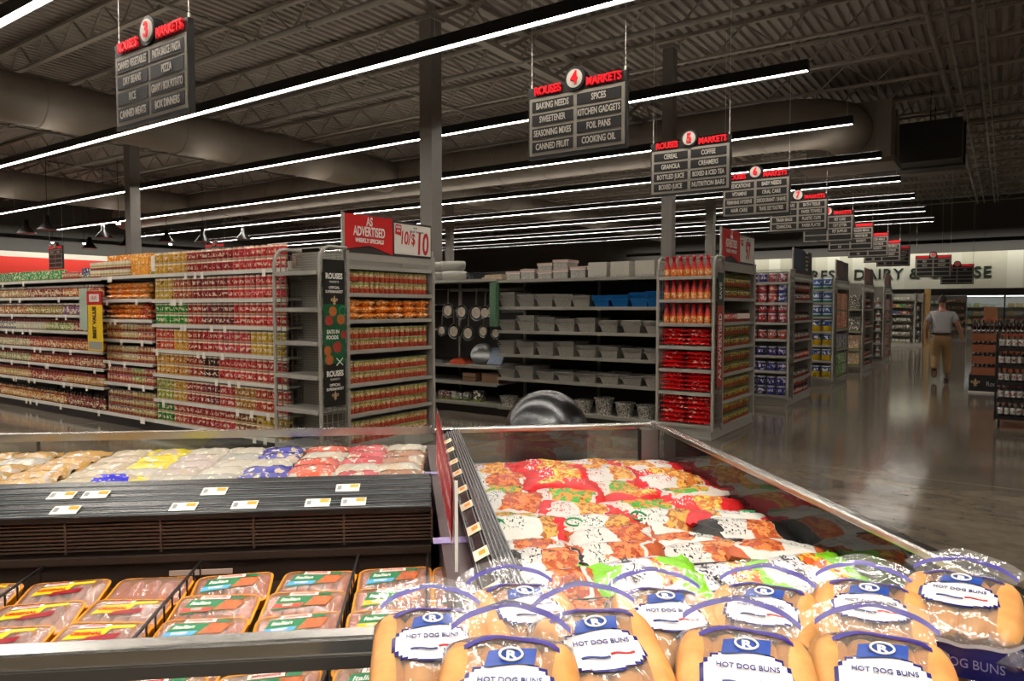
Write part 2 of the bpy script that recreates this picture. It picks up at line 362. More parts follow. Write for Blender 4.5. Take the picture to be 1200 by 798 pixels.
for i, (a, b) in enumerate([((-2.2, .9), (-1.7, 2.2)), ((-.9, .3), (-.7, 2.0)), ((.2, .5), (.2, 1.7)), ((1.4, .8), (.8, 2.4)), ((1.3, -.3), (.7, 1.0)), ((.1, -.6), (.2, .9))]):
    track(cw(a[0], a[1], 4.0), cw(b[0], b[1], .8), 'spotlight added out of view above the coolers, %s of the set' % ORD[i].replace('top', 'first'))
# pendants and little spots of the far left department
pend = plain('pendant_black', '#121110', .35); pbulb = plain('pendant_glow', (1, .92, .75, 1), .4, emit=PENDANT)
for i, (x, y) in enumerate([(-29.6, 11.6), (-27.7, 11.5), (-34.8, 16.2), (-28.9, 14.), (-32.1, 16.5), (-28.7, 16.4), (-27.4, 17.2), (-25.2, 17.6)]):
    t = thing('pendant_lamp', 'black cone pendant lamp over the far left department, %s from the left' % ORD[i].replace('top', 'first'), 'pendant lamp', (x, y, 4.25), 0, 'black cone pendant lamps')
    MB().lathe([(.3, 0), (.3, .03), (.12, .26), (.09, .34), (.09, .5), (.02, .52)], 16).build('shade', pend, t)
    MB().lathe([(.0, .02), (.27, .02), (.27, .03)], 16).build('bulb', pbulb, t)
    MB().tube([(0, 0, .5), (0, 0, 2.78)], .012, 5).build('cord', pend, t)
gl = plain('small_spot_glow', (1, .96, .88, 1), .4, emit=60)
for i, (x, y, z) in enumerate([(-36.8, 15.5, 4.55), (-36.2, 16.6, 4.55), (-30.5, 17.6, 4.3), (-29.2, 19.2, 4.3), (-27, 13.6, 4.6)]):
    t = thing('track_spotlight', 'small bright spotlight over the far left department, %s from the left' % ORD[i].replace('top', 'first'), 'spotlight', (x, y, z))
    MB().lathe([(.0, .1), (.07, .1), (.08, 0.04)], 12).build('lamp_head', pend, t); MB().lathe([(.0, 0), (.05, .0), (.065, .04)], 12).build('bulb', gl, t); MB().tube([(0, 0, .1), (0, 0, ZC - z + .03)], .01, 5).build('stem', pend, t)

# wall washers
wm = plain('washer_diffuser', (1, .97, .9, 1), .4, emit=WASH)
def washer(x, y, L, rz, label, z=4.75):
    t = thing('wall_washer_lamp', label, 'wall light', (x, y, z), rz); h = L / 2
    MB().box(-h, h, -.08, .06, 0, .1).box(-h, h, -.08, -.06, -.08, 0).build('housing', housing, t)
    MB().add([(-h, -.055, -.07), (h, -.055, -.07), (h, .055, -.002), (-h, .055, -.002)], [(0, 1, 2, 3)]).build('diffuser', wm, t)
    for k in range(5): MB().tube([(0, 0, .1), (0, 0, ZC - z + .03)], .006, 4).build('hanger_cable', housing, t, loc=(-h + .3 + k * (L - .6) / 4, 0, 0))
washer(-7, Y1 - 1.1, 25, 0, 'long lamp washing the pale panelled back wall with light')
washer(X0 + 1.1, 14, 26, pi / 2, 'long lamp washing the red wall band with light')
# ================================================================ HANGING AISLE SIGNS
M['hc'] = plain('hanger_cable', '#c6c1b8', .4)
brd = plain('sign_board_black', '#1b1816', .5); frm = plain('sign_frame_grey', '#8b8479', .5); stripm = plain('sign_strip_black', '#0f0d0d', .5); stxt = plain('sign_print', '#b9b2a6', .5)
disc = plain('sign_disc_grey', '#b3aca2', .5)
def aisle_sign(x, y, num, left, right, label, zb=3.35, detail=True, w=1.3):
    t = thing('aisle_sign', label, 'aisle sign', (x, y, zb), 0, 'hanging aisle signs')
    h = w / 2
    MB().box(-h, h, -.03, .03, -.02, .83).build('board', brd, t)
    m = MB(); m.box(-h + .02, h - .02, -.036, -.031, .02, .70); m.box(-h + .02, h - .02, .031, .036, .02, .70); m.build('frame', frm, t)
    m = MB()
    for i in range(4):
        for a, b in ((-h + .06, -.025), (.025, h - .06)): m.box(a, b, -.042, -.035, .055 + i * .16, .055 + i * .16 + .125)
    m.build('name_strip', stripm, t)
    for i in range(4):
        for c, lst in ((-h / 2 + .018, left), (h / 2 - .018, right)):
            if i < len(lst) and lst[i]: text(lst[i], .105, stxt, t, (c, -.045, .055 + (3 - i) * .16 + .062), sx=min(.62, .54 / (.062 * max(1, len(lst[i])))), bold=.0022, ext=.0008)
    for s, b in ((-1, 'ROUSES'), (1, 'MARKETS')):
        if detail: text(b, .13, M['redletter'], t, (s * (h * .57), -.045, .775), sx=.8, bold=.004, ext=.012)
        else: MB().box(*(sorted((s * .15, s * (h - .03)))), -.05, -.03, .73, .81).build('lettering', M['redletter'], t)
    m = MB().tube([(0, -.055, .84), (0, .055, .84)], .135, 24); m.build('number_ring', M['black'], t)
    m = MB().tube([(0, -.062, .84), (0, -.05, .84)], .105, 24); m.build('number_disc', disc, t)
    text(num, .2, M['redletter'], t, (0, -.068, .84), sx=.9 if len(num) == 1 else .7, bold=.006, ext=.004)
    for s in (-1, 1): MB().tube([(0, 0, .8), (0, 0, ZC - zb + .03)], .004, 5).tube([(0, 0, .8), (0, 0, .88)], .012, 6).build('hanger_cable', M['hc'], t, loc=(s * (h - .03), 0, 0))
    return t
M['hc'] = plain('hanger_cable', '#c6c1b8', .4)
SG = {3: (['CANNED VEGETABLES', 'DRY BEANS', 'RICE', 'CANNED MEATS'], ['PASTA SAUCE / PASTA', 'PIZZA', 'GRAVY / BOX POTATO', 'BOX DINNERS']),
      4: (['BAKING NEEDS', 'SWEETENER', 'SEASONING MIXES', 'CANNED FRUIT'], ['SPICES', 'KITCHEN GADGETS', 'FOIL PANS', 'COOKING OIL']),
      5: (['CEREAL', 'GRANOLA', 'BOTTLED JUICE', 'BOXED JUICE'], ['COFFEE', 'CREAMERS', 'BOXED & ICED TEA', 'NUTRITION BARS']),
      6: (['MEDICATIONS', 'VITAMINS', 'FEMININE HYGIENE', 'HAIR CARE'], ['BABY NEEDS', 'ORAL CARE', 'DEODORANT / SHAVE', 'TRAVEL SIZE TOILETRIES']),
      7: (['LAUNDRY CARE', 'CLEANERS', 'TRASH BAGS', 'CHARCOAL'], ['BATH TISSUE', 'PAPER TOWELS', 'PLASTIC CUPS', 'PAPER PLATES']),
      8: (['PET FOOD', '', '', ''], ['PET CARE', 'CAT LITTER', 'PET SUPPLIES', ''])}
aisle_sign(-6.82, 3.8, '3', *SG[3], 'hanging aisle sign number 3 listing canned vegetables, dry beans and pizza')
aisle_sign(-4.17, 7.37, '4', *SG[4], 'hanging aisle sign number 4 listing baking needs, spices and foil pans')
for k, (x, y) in {5: (-4.15, 10.95), 6: (-4.1, 14.37), 7: (-4.1, 17.85), 8: (-4.1, 21.3), 9: (-4.1, 24.8), 10: (-4.1, 28.3), 11: (-4.1, 31.8), 12: (-4.1, 35.2)}.items():
    l, r = SG.get(k, (['FROZEN FOODS', '', '', 'ICE'], ['FROZEN MEALS', 'VEGETABLES', 'DESSERTS', '']))
    aisle_sign(x, y, str(k), l, r, 'hanging aisle sign number %d, %s' % (k, {5: 'listing cereal and coffee', 6: 'listing vitamins and baby needs', 7: 'partly behind sign 6', 8: 'partly behind sign 7'}.get(k, 'small and far off in the row of signs')), detail=k < 9)
aisle_sign(-2.35, 32, '14', ['MILK', 'EGGS'], ['CHEESE', 'YOGURT'], 'small aisle sign hanging alone in front of the pale back wall letters', 2.72, False, 1.2)
aisle_sign(-1.75, 36, '15', ['BUTTER'], ['DIPS'], 'small aisle sign half hidden behind the one in front of the back wall', 2.55, False, 1.2)
aisle_sign(-29.2, 12.4, '1', ['PRODUCE'], ['SALADS'], 'small aisle sign hanging in front of the red wall band, left of the other', 3.0, False, 1.1)
aisle_sign(-25.6, 16.6, '2', ['BAKERY'], ['DELI'], 'small aisle sign just showing above the orange boxes of the left shelves', 3.2, False, 1.3)
# ================================================================ PRODUCTS (prototypes)
def proto(o): PROTO.append(o); return o
tin = plain('tin_lid', '#b5b2ab', .3, .9)
def can(name, r, h, mat, lid=tin, seg=12):
    return proto(MB().lathe([(r * .93, 0), (r, .004), (r, h - .004), (r * .95, h), (r * .9, h - .004), (0, h - .004)], seg, [1, 0, 1, 1, 1]).build(name, [mat, lid]))
def jar(name, r, h, mat, cap, seg=10, neck=.8, lab=None):
    return proto(MB().lathe([(r * .9, 0), (r, .01), (r, h * .68), (r * neck, h * .8), (r * neck, h * .83), (r * neck * 1.03, h * .83), (r * neck * 1.03, h), (0, h)], seg, [0, 0, 0, 0, 1, 1, 1]).build(name, [mat, cap]))
def bottle(name, r, h, mat, cap, seg=10, body=.5, sh=.72, nr=.4):
    return proto(MB().lathe([(r * .9, 0), (r, .01), (r, h * body), (r * nr, h * sh), (r * nr * .9, h * .84), (r * nr * 1.15, h * .84), (r * nr * 1.0, h), (0, h)], seg, [0, 0, 0, 0, 1, 1, 1]).build(name, [mat, cap]))
def carton(name, w, d, h, mat):
    return proto(MB().box(-w / 2, w / 2, -d / 2, d / 2, 0, h).build(name, mat, bevel=.003))
def pillow(mb, w, l, h, nu=12, nv=10, m=0, seedv=0, wr=.004, crimp=.06):
    """a filled bag lying flat, long axis x"""
    R = random.Random(seedv); ph = [R.uniform(0, 6) for _ in range(6)]
    def top(sg):
        def f(u, v):
            x = (u - .5) * w; y = (v - .5) * l; e = max(0, 1 - abs(2 * u - 1) ** 3.2) ** .55; g = max(0, 1 - abs(2 * v - 1) ** 2.6) ** .6
            z = h / 2 * e * g * sg
            z += wr * sin(u * 17 + ph[0] + v * 5) * cos(v * 13 + ph[1] + u * 7) * (e * g if sg > 0 else .4 * e * g) + (wr * 1.5 * sin(v * 40 + ph[2]) * (1 - e))
            pinch = 1 - .10 * (e ** .5) + (.0 if e > .2 else .0); y *= pinch
            return (x + .006 * sin(v * 9 + ph[3]), y, h / 2 + z)
        return f
    mb.grid(top(1), nu, nv, m); mb.grid(lambda u, v: top(-1)(1 - u, v), nu, nv, m)
    return mb
L_veg = label_mat('vegetable_can_label', .115, [(.76, 1, '#8f8f3c'), (.5, .76, '#cfc49a'), (.05, .46, '#b8452c')], (.48, .75), '#b0582c', base='#c4a060', tscale=90)
P_end = can('food_can', .036, .115, L_veg)
L_tall = label_mat('tall_can_label', .13, [(.0, .12, '#e0b98a'), (.8, .93, '#ead9b8')], (.3, .6), '#f2dcc0', tscale=48, spots=('#5c1716', 26, .66))
P_tall = can('tall_food_can', .043, .13, L_tall)
L_sm = label_mat('small_can_label', .105, [(.0, .3, '#a3482f'), (.42, .62, '#c9b07a')], (.6, .85), '#e7dcc0', tscale=80)
P_small = can('small_food_can', .036, .105, L_sm)
L_jar = label_mat('sauce_jar_label', .17, [(.7, .83, '#7a2415'), (.0, .1, '#5a1c10')], (.25, .5), '#f0e4c8', tscale=70, spots=('#d9c9a0', 24, .58))
capw = plain('jar_cap_white', '#d9cfc4', .35); capr = plain('jar_cap_red', '#7c1c18', .35); capk = plain('jar_cap_black', '#1d1512', .35)
P_jw = jar('sauce_jar', .043, .165, L_jar, capw); P_jr = jar('sauce_jar', .043, .165, L_jar, capr)
P_tb = bottle('sauce_bottle', .036, .2, L_jar, capk, body=.62, sh=.78, nr=.45)
L_bag = NT('noodle_bag_print'); _c = L_bag.vadd(L_bag.co(), L_bag.rnd3())
L_bag.p(Base_Color=L_bag.mix(L_bag.math('GREATER_THAN', L_bag.noise(_c, 28, 2), .56), L_bag.info('Color'), hx('#ffd79a')), Roughness=.25); L_bag.bump(L_bag.noise(_c, 30, 3), .5, .01)
P_bag = proto(pillow(MB(), .21, .16, .075, 10, 8, 0, 3, .006).build('noodle_bag', L_bag.m))
L_box = NT('carton_print'); _c = L_box.vadd(L_box.co(), L_box.rnd3()); _z = L_box.sep(L_box.co())[2]
_k = L_box.mix(L_box.math('GREATER_THAN', L_box.noise(_c, 35, 1), .57), L_box.info('Color'), hx('#f5ecd8')); L_box.p(Base_Color=L_box.mix(L_box.math('LESS_THAN', _z, .03), _k, hx('#7c8a3a')), Roughness=.4)
P_box = carton('food_carton', .12, .08, .15, L_box.m)
L_hot = label_mat('hot_sauce_label', .24, [(.02, .38, '#e8761c'), (.38, .5, '#d4331a')], (.1, .34), '#f7d9a0', base='#c2141a', tscale=55)
P_hot = bottle('hot_sauce_bottle', .04, .245, L_hot, plain('red_cap', '#c8101c', .35), body=.42, sh=.68, nr=.5)
L_rb = NT('red_bag_print'); _c = L_rb.vadd(L_rb.co(), L_rb.rnd3())
L_rb.p(Base_Color=L_rb.mix(L_rb.math('GREATER_THAN', L_rb.noise(_c, 22, 2), .62), hx('#cf1c1e'), hx('#f1d0c0')), Roughness=.22); L_rb.bump(L_rb.noise(_c, 24, 3), .6, .012)
P_rbag = proto(pillow(MB(), .31, .3, .062, 10, 8, 0, 5, .005).build('bean_bag', L_rb.m))
L_ol = label_mat('small_bottle_label', .14, [(.0, .3, '#8e3a1c'), (.3, .62, '#b59a2c'), (.62, .85, '#4a4a1c')], (.3, .55), '#2a2a14', base='#8a7a2a', tscale=90)
P_ol = bottle('oil_bottle', .03, .15, L_ol, plain('olive_cap', '#5c5a22', .4), seg=8, body=.7, sh=.85, nr=.5)
L_gen = label_mat('bottle_label', .15, [(.0, .25, '#8a2a22'), (.7, .85, '#40302a')], (.3, .6), '#d9c9b0', tscale=90)
P_gen = bottle('condiment_bottle', .03, .15, L_gen, plain('dark_cap', '#2c1b18', .4), seg=8, body=.7, sh=.85, nr=.5)
L_tub = label_mat('coffee_can_label', .145, [(.86, 1, '#b9b4ae'), (.0, .08, '#1d1a40')], (.35, .65), '#e8dfe0', tscale=45, spots=('#c9c4d8', 18, .63))
P_tub = can('coffee_can', .065, .145, L_tub, plain('tub_lid', '#8f93a8', .4), 14)
L_wip = label_mat('canister_label', .24, [(.9, 1, '#e8efef'), (.55, .88, '#2d59a8')], (.62, .8), '#e9eef2', tscale=40)
P_wip = can('wipes_canister', .055, .24, L_wip, plain('canister_lid', '#e4ecec', .4), 14)
P_white = carton('white_carton', .1, .1, .13, L_box.m)
# ---- generic rows along x (face towards -y) or along y (face towards +x)
def row(P, a0, a1, pitch, fix, z, axis='x', high=1, hp=.12, cols=('#888888',), label='', group=None, jit=.003, deep=1, dp=.1, rz=0, runs=True, topdeep=False):
    n = int((a1 - a0) / pitch + .001); cnt = 0
    for i in range(n):
        a = a0 + pitch * (i + .5); k = cols[min(len(cols) - 1, int(i / n * len(cols)))] if runs else random.choice(cols)
        for h in range(high):
            for d in range(deep if (h == high - 1 or not topdeep) else 1):
                da = random.uniform(-jit, jit); dd = random.uniform(-jit, jit) + d * dp
                loc = (a + da, fix + dd, z + h * hp) if axis == 'x' else (fix - dd, a + da, z + h * hp)
                lab = label if isinstance(label, str) else label
                dup1(P, loc, rz + random.uniform(-.05, .05), k, lab, group)
    return n
# ================================================================ SHELVING
def wiregrid(m, x, y0, y1, z0, z1, nx=5, nz=24, r=.0035):
    for i in range(nx + 1): y = y0 + (y1 - y0) * i / nx; m.bar((x, y, z0), (x, y, z1), r * 2)
    for i in range(nz + 1): z = z0 + (z1 - z0) * i / nz; m.bar((x, y0, z), (x, y1, z), r * 2)
pegm = NT('peg_board'); _p = pegm.geo(); _x, _y, _z = pegm.sep(_p)
_f = lambda v: pegm.math('LESS_THAN', pegm.math('ABSOLUTE', pegm.math('SUBTRACT', pegm.math('FRACT', pegm.math('MULTIPLY', v, 39.4)), .5)), .2)
pegm.p(Base_Color=pegm.mix(pegm.math('MULTIPLY', _f(_z), pegm.math('MAXIMUM', pegm.math('MULTIPLY', _f(_x), 1.0), 0)), hx('#8d897f'), hx('#3c3a36')), Roughness=.6)
M['pegb'] = pegm.m
tagm = [M['paper'], M['orange']]
def end_unit(xe, y0, wz, cz, label, near=True, w=.68, capw=1.32, both=False, ext=0.):
    """end of an aisle: small wing unit facing -y, end-cap facing +x, second wing behind"""
    t = thing('end_display_shelving', label, 'display shelving', (xe - w / 2, y0 + .9, 0), 0)
    ox, oy = -(xe - w / 2), -(y0 + .9)
    def B(m, n, mat, **k): return m.build(n, mat, t, loc=(ox, oy, 0), **k)
    yc0, yc1 = y0 + .36, y0 + .36 + capw; y3 = yc1 + .02
    m = MB().box(xe - w + .02, xe - .02, y0 + .03, y3 - .03, 0, .13); m.box(xe - w + .02, xe - .015, y0 + .02, y3 - .02, .015, .03); B(m, 'base', M['shelf'])
    for x in (xe - w, xe): B(MB().tube([(x, y0 + .02, .1), (x, y0 + .02, 1.98), (x, y0 + .035, 2.06), (x, y0 + .075, 2.115), (x, y0 + .13, 2.135), (x, y0 + .36, 2.135)], .019, 8), 'frame_tube', M['shelf'])
    B(MB().bar((xe - w, y0 + .13, 2.135), (xe, y0 + .13, 2.135), .012), 'top_rod', M['shelf'])
    for x in (xe - w, xe): m = MB(); wiregrid(m, x, y0 + .03, yc0, .16, 2.08, 5, 22); B(m, 'wire_end_panel', M['wire'])
    B(MB().box(xe - w + .01 - ext, xe - .05, yc0, yc0 + .02, .13, 2.12), 'back_panel', M['pegb'])
    for z in wz:
        m = MB().box(xe - w + .02, xe - .02, y0 + .015, yc0, z - .02, z); m.box(xe - w + .02, xe - .02, y0 + .0, y0 + .015, z - .035, z + .005, 1); B(m, 'shelf', [M['shelf'], M['shelf']])
    for y in (yc0 + .02, yc1): B(MB().box(xe - .06, xe, y - .02, y + .02, .1, 2.12), 'upright', M['shelf'])
    m = MB().box(xe - w, xe - .06, yc1 - .02, yc1, .13, 2.1); m.box(xe - .5, xe - .48, yc0 + .02, yc1 - .02, .13, 2.1); B(m, 'side_panel', M['peg'])
    for z in cz:
        m = MB().box(xe - .48, xe - .02, yc0 + .03, yc1 - .03, z - .02, z); m.box(xe - .02, xe - .005, yc0 + .03, yc1 - .03, z - .035, z + .005, 1); B(m, 'shelf', [M['shelf'], M['shelf']])
    return yc0, yc1
whitep = plain('card_white', '#e9e4da', .5); redp = plain('card_red', '#d3201f', .45); frmk = plain('card_holder_dark', '#3a3431', .5)
def end_header(xe, yc0, yc1, price, what, label, dim=None):
    z0, z1 = 2.03, 2.5; t = thing('promotion_sign', label, 'price sign', (xe - .03, (yc0 + yc1) / 2, z0)); L = yc1 - yc0; a = -L / 2; mid = a + L * .52
    MB().box(-.02, .0, a - .01, L / 2 + .01, 0, .07).build('rail', M['shelf'], t)
    MB().box(-.012, .012, a - .03, a, 0, z1 - z0).build('post', M['shelf'], t); MB().box(-.012, .012, L / 2 - .01, L / 2 + .015, -.02, .16).build('post', M['shelf'], t)
    H = z1 - z0
    m = MB().prism([(a, .1), (a + (mid - a) * .5, .155), (mid - .01, .075), (mid - .01, H - .01), (a, H - .01)], .005, .012, 'x'); m.build('banner_card', redp if not dim else dim, t)
    m = MB().box(-.01, .004, a, L / 2 - .01, .07, H - .02); m.build('card_holder', frmk, t)
    if dim is None:
        c = (a + mid) / 2 - .005
        R = (pi / 2, 0, pi / 2)
        text('AS', .125, M['white'], t, (.014, c, .395), R, .62, .0008, bold=.003); text('ADVERTISED', .135, M['white'], t, (.014, c, .29), R, .58, .0008, bold=.003); text('WEEKLY SPECIALS', .058, M['white'], t, (.014, c, .2), R, .85, .0008, bold=.002, shear=.15)
        m = MB().box(.005, .012, mid + .02, L / 2 - .03, .095, H - .045); m.build('price_card', whitep, t)
        c2 = (mid + L / 2) / 2
        if price == '10':
            text('10/', .2, M['red'], t, (.014, c2 - .135, .27), R, .66, .0008, bold=.004, shear=.15); text('$', .17, M['red'], t, (.014, c2 - .005, .265), R, .7, .0008, bold=.003); text('10', .34, M['red'], t, (.014, c2 + .14, .215), R, .62, .0008, bold=.008, shear=.1)
            text('Rouses', .025, M['black'], t, (.014, c2 + .03, .395), R, .9, .0008); text('Diced Tomatoes', .036, M['black'], t, (.014, c2 + .05, .355), R, .9, .0008)
        else:
            text('97', .3, M['red'], t, (.014, c2 + .01, .23), R, .7, .0008, bold=.006); text('Rouses', .025, M['black'], t, (.014, c2, .395), R, .9, .0008); text('Tomatoes', .04, M['black'], t, (.014, c2, .36), R, .9, .0008)
        m = MB().prism([(mid + .03, .31), (mid + .12, .295), (mid + .125, H - .06), (mid + .035, H - .055)], .0125, .0145, 'x'); o = m.build('price_flag', M['red'], t)
        text('MORE', .033, M['white'], t, (.0155, mid + .078, .385), R, .8, .0006, bold=.001); text('SAVE', .03, M['white'], t, (.0155, mid + .078, .345), R, .8, .0006, bold=.001)
    return t
# ---- aisle 3 run: one long gondola facing -y
def gondola(x0, x1, yf, secs, label, tags=True, depth=.6, back=None, lip=None):
    t = thing('gondola_shelving', label, 'shelving', ((x0 + x1) / 2, yf + .84, 0)); ox, oy = -(x0 + x1) / 2, -(yf + .84)
    def B(m, n, mat, **k): return m.build(n, mat, t, loc=(ox, oy, 0), **k)
    B(MB().box(x0, x1, yf + .04, yf + 1.64, 0, .12), 'kickplate', M['kick'])
    B(MB().box(x0, x1, yf + .8, yf + .88, .12, 2.1), 'back_panel', back or M['peg'])
    m = MB(); x = x0
    while x <= x1 + .01: m.box(x - .015, x + .015, yf + .76, yf + .92, .12, 2.13); x += (x1 - x0) / max(1, round((x1 - x0) / 1.22))
    B(m, 'upright', M['shelf'])
    tg = None
    for a, b, zs in secs:
        for i, z in enumerate(zs):
            m = MB().box(a + .005, b - .005, yf + .012, yf + .8, z - .022, z); m.box(a + .005, b - .005, yf, yf + .012, z - .035, z + .006, 1)
            s = B(m, 'shelf', [M['shelf'], M['shelf_lip'] if tags else M['grey_lip']])
            if tags:
                n = max(1, int((b - a) / .62)); q = sorted(random.uniform(a + .1, b - .1) for _ in range(n))
                for x in q:
                    if tg is None: tg = MB().box(-.028, .028, -.004, 0, -.075, 0).build('price_tag', [M['paper'], M['red']], s)
                    else: tg = tg.copy(); COL.objects.link(tg); tg.parent = s
                    tg.location = (x, yf - .001, z + .002)
    m = MB()
    for z in (.15, .5, .85, 1.2, 1.55, 1.9): m.box(x0, x1, yf + .88, yf + 1.67, z - .022, z)
    B(m, 'rear_shelf', M['shelf'])
    return t
G3 = [(-16.6, -9.93, [1.94, 1.69, 1.44, 1.21, .95, .72, .47, .15]), (-9.93, -8.69, [1.95, 1.65, 1.39, 1.13, .84, .56, .15]), (-8.69, -6.08, [1.95, 1.64, 1.34, 1.03, .73, .42, .15])]
gondola(-16.6, -6.08, 4.75, G3, 'long grey shelving run packed with jars and cans, left of the black and green banner')
yp = 4.82
seccol = [['#a5452e', '#b98a52', '#8c2f20', '#c46a2c'], ['#c9b98e', '#b8742f', '#a58a3a', '#8a5a88'], ['#c98a2a', '#7f8a8f', '#c9c4b4', '#8fa24a', '#9c4a3a'], ['#c97a2c', '#b5a884', '#b84a22', '#c06a2a'], ['#a83a1e', '#a0a070', '#c8641e', '#b04a26'], ['#b8532a', '#caa05a', '#b03a2c', '#c78b45'], ['#a04a3a', '#cc8a3a', '#b8741c', '#7a2a18']]
for i, z in enumerate([1.69, 1.44, 1.21, .95, .72, .47, .15]):
    P = P_tb if i == 6 else (P_jw if i < 2 else P_jr)
    row(P, -14.6, -9.98, .094, yp, z, cols=seccol[i], label='small labelled %s on the %s shelf of the left shelving run, leftmost section' % ('dark bottle' if i == 6 else 'sauce jar', ORD[i + 1].replace('eighth', 'bottom')), group='jars on shelf %s, leftmost section' % ORD[i + 1])
row(P_box, -14.6, -11.15, .13, 4.86, 1.94, high=1, hp=.15, cols=['#5f9e4a', '#4c8a58', '#35a046', '#3da048'], label='green food carton on top of the left shelving run', group='green cartons on the top shelf')
row(P_small, -11.15, -10.6, .08, 4.83, 1.94, high=1, cols=['#b84550'], label='small pinkish red can on top of the left shelving run', group='pinkish red cans on the top shelf')
row(P_box, -10.6, -10.34, .13, 4.86, 1.94, cols=['#2e2f6a'], label='dark blue carton on top of the left shelving run', group='dark blue cartons on the top shelf')
row(P_small, -10.34, -9.3, .08, 4.83, 1.94, high=2, hp=.108, cols=['#e8dcb8', '#dfd5b0'], label='cream labelled can stacked on top shelf beside orange boxes', group='cream cans on the top shelf')
P_ob = carton('orange_carton', .2, .12, .14, L_bag.m)
row(P_ob, -9.93, -8.9, .205, 4.9, 1.95, high=2, hp=.142, cols=['#f08a14', '#f7a02a'], label='orange carton stacked two high on the top shelf', group='orange cartons on the top shelf')
dup1(P_box, (-8.78, 4.88, 1.95), 0, '#e6e2da', 'white carton standing on the top shelf at the end of the orange boxes', scale=(1, 1, 1.6))
for i, z in enumerate([1.65, 1.39]):
    row(P_bag, -9.9, -8.72, .2, 4.88, z, high=3, hp=.07, cols=['#f2861c', '#f59a3a'] if i == 0 else ['#f28a1e', '#f08a1e', '#e0503a'], label='orange noodle bag piled on the %s shelf of the middle section' % ORD[i + 1], group='orange bags on the %s shelf' % ORD[i + 1], jit=.008)
for i, z in enumerate([1.13, .84, .56, .15]):
    row(P_small, -9.9, -8.72, .078, yp, z, high=2 if i < 3 else 3, hp=.107, cols=[['#d98a2a', '#c4b48a', '#b0584a'], ['#a8762c', '#c0b088', '#b85a3a'], ['#b43a4a', '#c04058', '#8aa04a', '#c03a4a'], ['#8a5a50', '#a0864a']][i], label='small can stacked on the %s shelf of the middle section' % ORD[i + 3].replace('seventh', 'bottom'), group='small cans on the %s shelf, middle section' % ORD[i + 3])
tallc = [['#d8a528', '#dca62a', '#a82420', '#a3202a', '#a02430', '#c83038', '#cf3038', '#d4383c'], ['#c9a62c', '#b8522c', '#8f2430', '#8a2028', '#d03038', '#d8404a', '#d03a40'], ['#1f9a3a', '#2a9a3c', '#b82c22', '#7a2030', '#6a1c28', '#d0303a', '#cf3238', '#d8323a'],
         ['#cf3a26', '#dca01e', '#b02a20', '#c42c36', '#d2485a', '#d04a52', '#cfa81e', '#c9a82a'], ['#d8981c', '#c98422', '#a8301e', '#3a1412', '#c82c34', '#cf3a40', '#c43a3c', '#b82c34'], ['#9aa83a', '#c99a2a', '#a02430', '#7a1c3a', '#b82c3c', '#b07a2c', '#b8442c', '#c22c34'], ['#2f8a3a', '#b84a34', '#a82a30', '#b83a40', '#b8343c', '#8a5a2c', '#c8a424', '#c09a22']]
for i, z in enumerate([1.95, 1.64, 1.34, 1.03, .73, .42, .15]):
    x = -6.1
    row(P_tall, -8.66, x, .1 if i < 5 else .094, 4.81, z, high=2, hp=.132 if i < 6 else .125, cols=tallc[i], label='tall food can, two high, on the %s shelf, section nearest the tall black banner' % ORD[i].replace('seventh', 'bottom'), group='tall cans on the %s shelf' % ORD[i])
# best value flag
t = thing('shelf_flag_sign', 'yellow and red BEST VALUE flag sign standing out from the shelves', 'shelf sign', (-9.8, 4.6, .98))
MB().box(-.2, .2, -.0, .006, 0, .78).build('flag', plain('flag_yellow', '#f0c414', .45), t); MB().box(-.2, .2, -.002, .007, .60, .78).build('flag_top', M['red'], t)
MB().box(-.13, .13, -.005, -.003, .64, .74).build('price_patch', whitep, t); MB().box(-.17, .17, -.004, -.001, .02, .12).build('barcode_patch', plain('grey_print', '#9a9a98', .5), t)
text('BEST VALUE', .125, M['black'], t, (0, -.006, .37), (pi / 2, -pi / 2, 0), .62, .0006, bold=.004); text('SAVE', .07, M['red'], t, (0, -.007, .69), (pi / 2, 0, 0), 1, .0006)
MB().bar((-.2, .01, .76), (-.2, .2, .76), .01).build('clip', M['wire'], t)
t = thing('coupon_holder', 'pale hanging coupon strip just left of the yellow flag sign', 'coupon strip', (-10.08, 4.6, 1.25)); MB().box(-.13, .1, 0, .006, 0, .55).build('strip', plain('mint_paper', '#a9b8a4', .6, var=.3, vs=40), t); MB().bar((0, .01, .54), (0, .18, .54), .008).build('clip', M['wire'], t)
# ---- end of aisle 3
yc0, yc1 = end_unit(-5.41, 4.58, [1.9, 1.54, 1.21, .88, .54, .17], [1.97, 1.69, 1.42, 1.11, .77, .46, .15], 'grey end display with empty wing shelves and shelves of small cans, nearest the coolers', ext=.16)
end_header(-5.41, yc0, yc1, '10', '', 'red AS ADVERTISED sign with white 10/$10 card above the small cans')
for i, z in enumerate([1.69, 1.11, .77, .46, .15]):
    row(P_end, yc0 + .05, yc1 - .04, .0745, -5.47, z, 'y', 2, .117, ['#b9a060'], 'small olive and red labelled can on the %s shelf under the 10/$10 sign' % ['second', 'fourth', 'fifth', 'sixth', 'bottom'][i], 'small cans on the %s shelf of the near end display' % ['second', 'fourth', 'fifth', 'sixth', 'bottom'][i], deep=2, dp=.075, topdeep=True)
row(P_bag, yc0 + .04, yc1 - .02, .208, -5.52, 1.42, 'y', 3, .068, ['#f28a1e', '#f0801c'], 'orange noodle bag piled on the third shelf under the 10/$10 sign', 'orange bags of the near end display', rz=pi / 2)
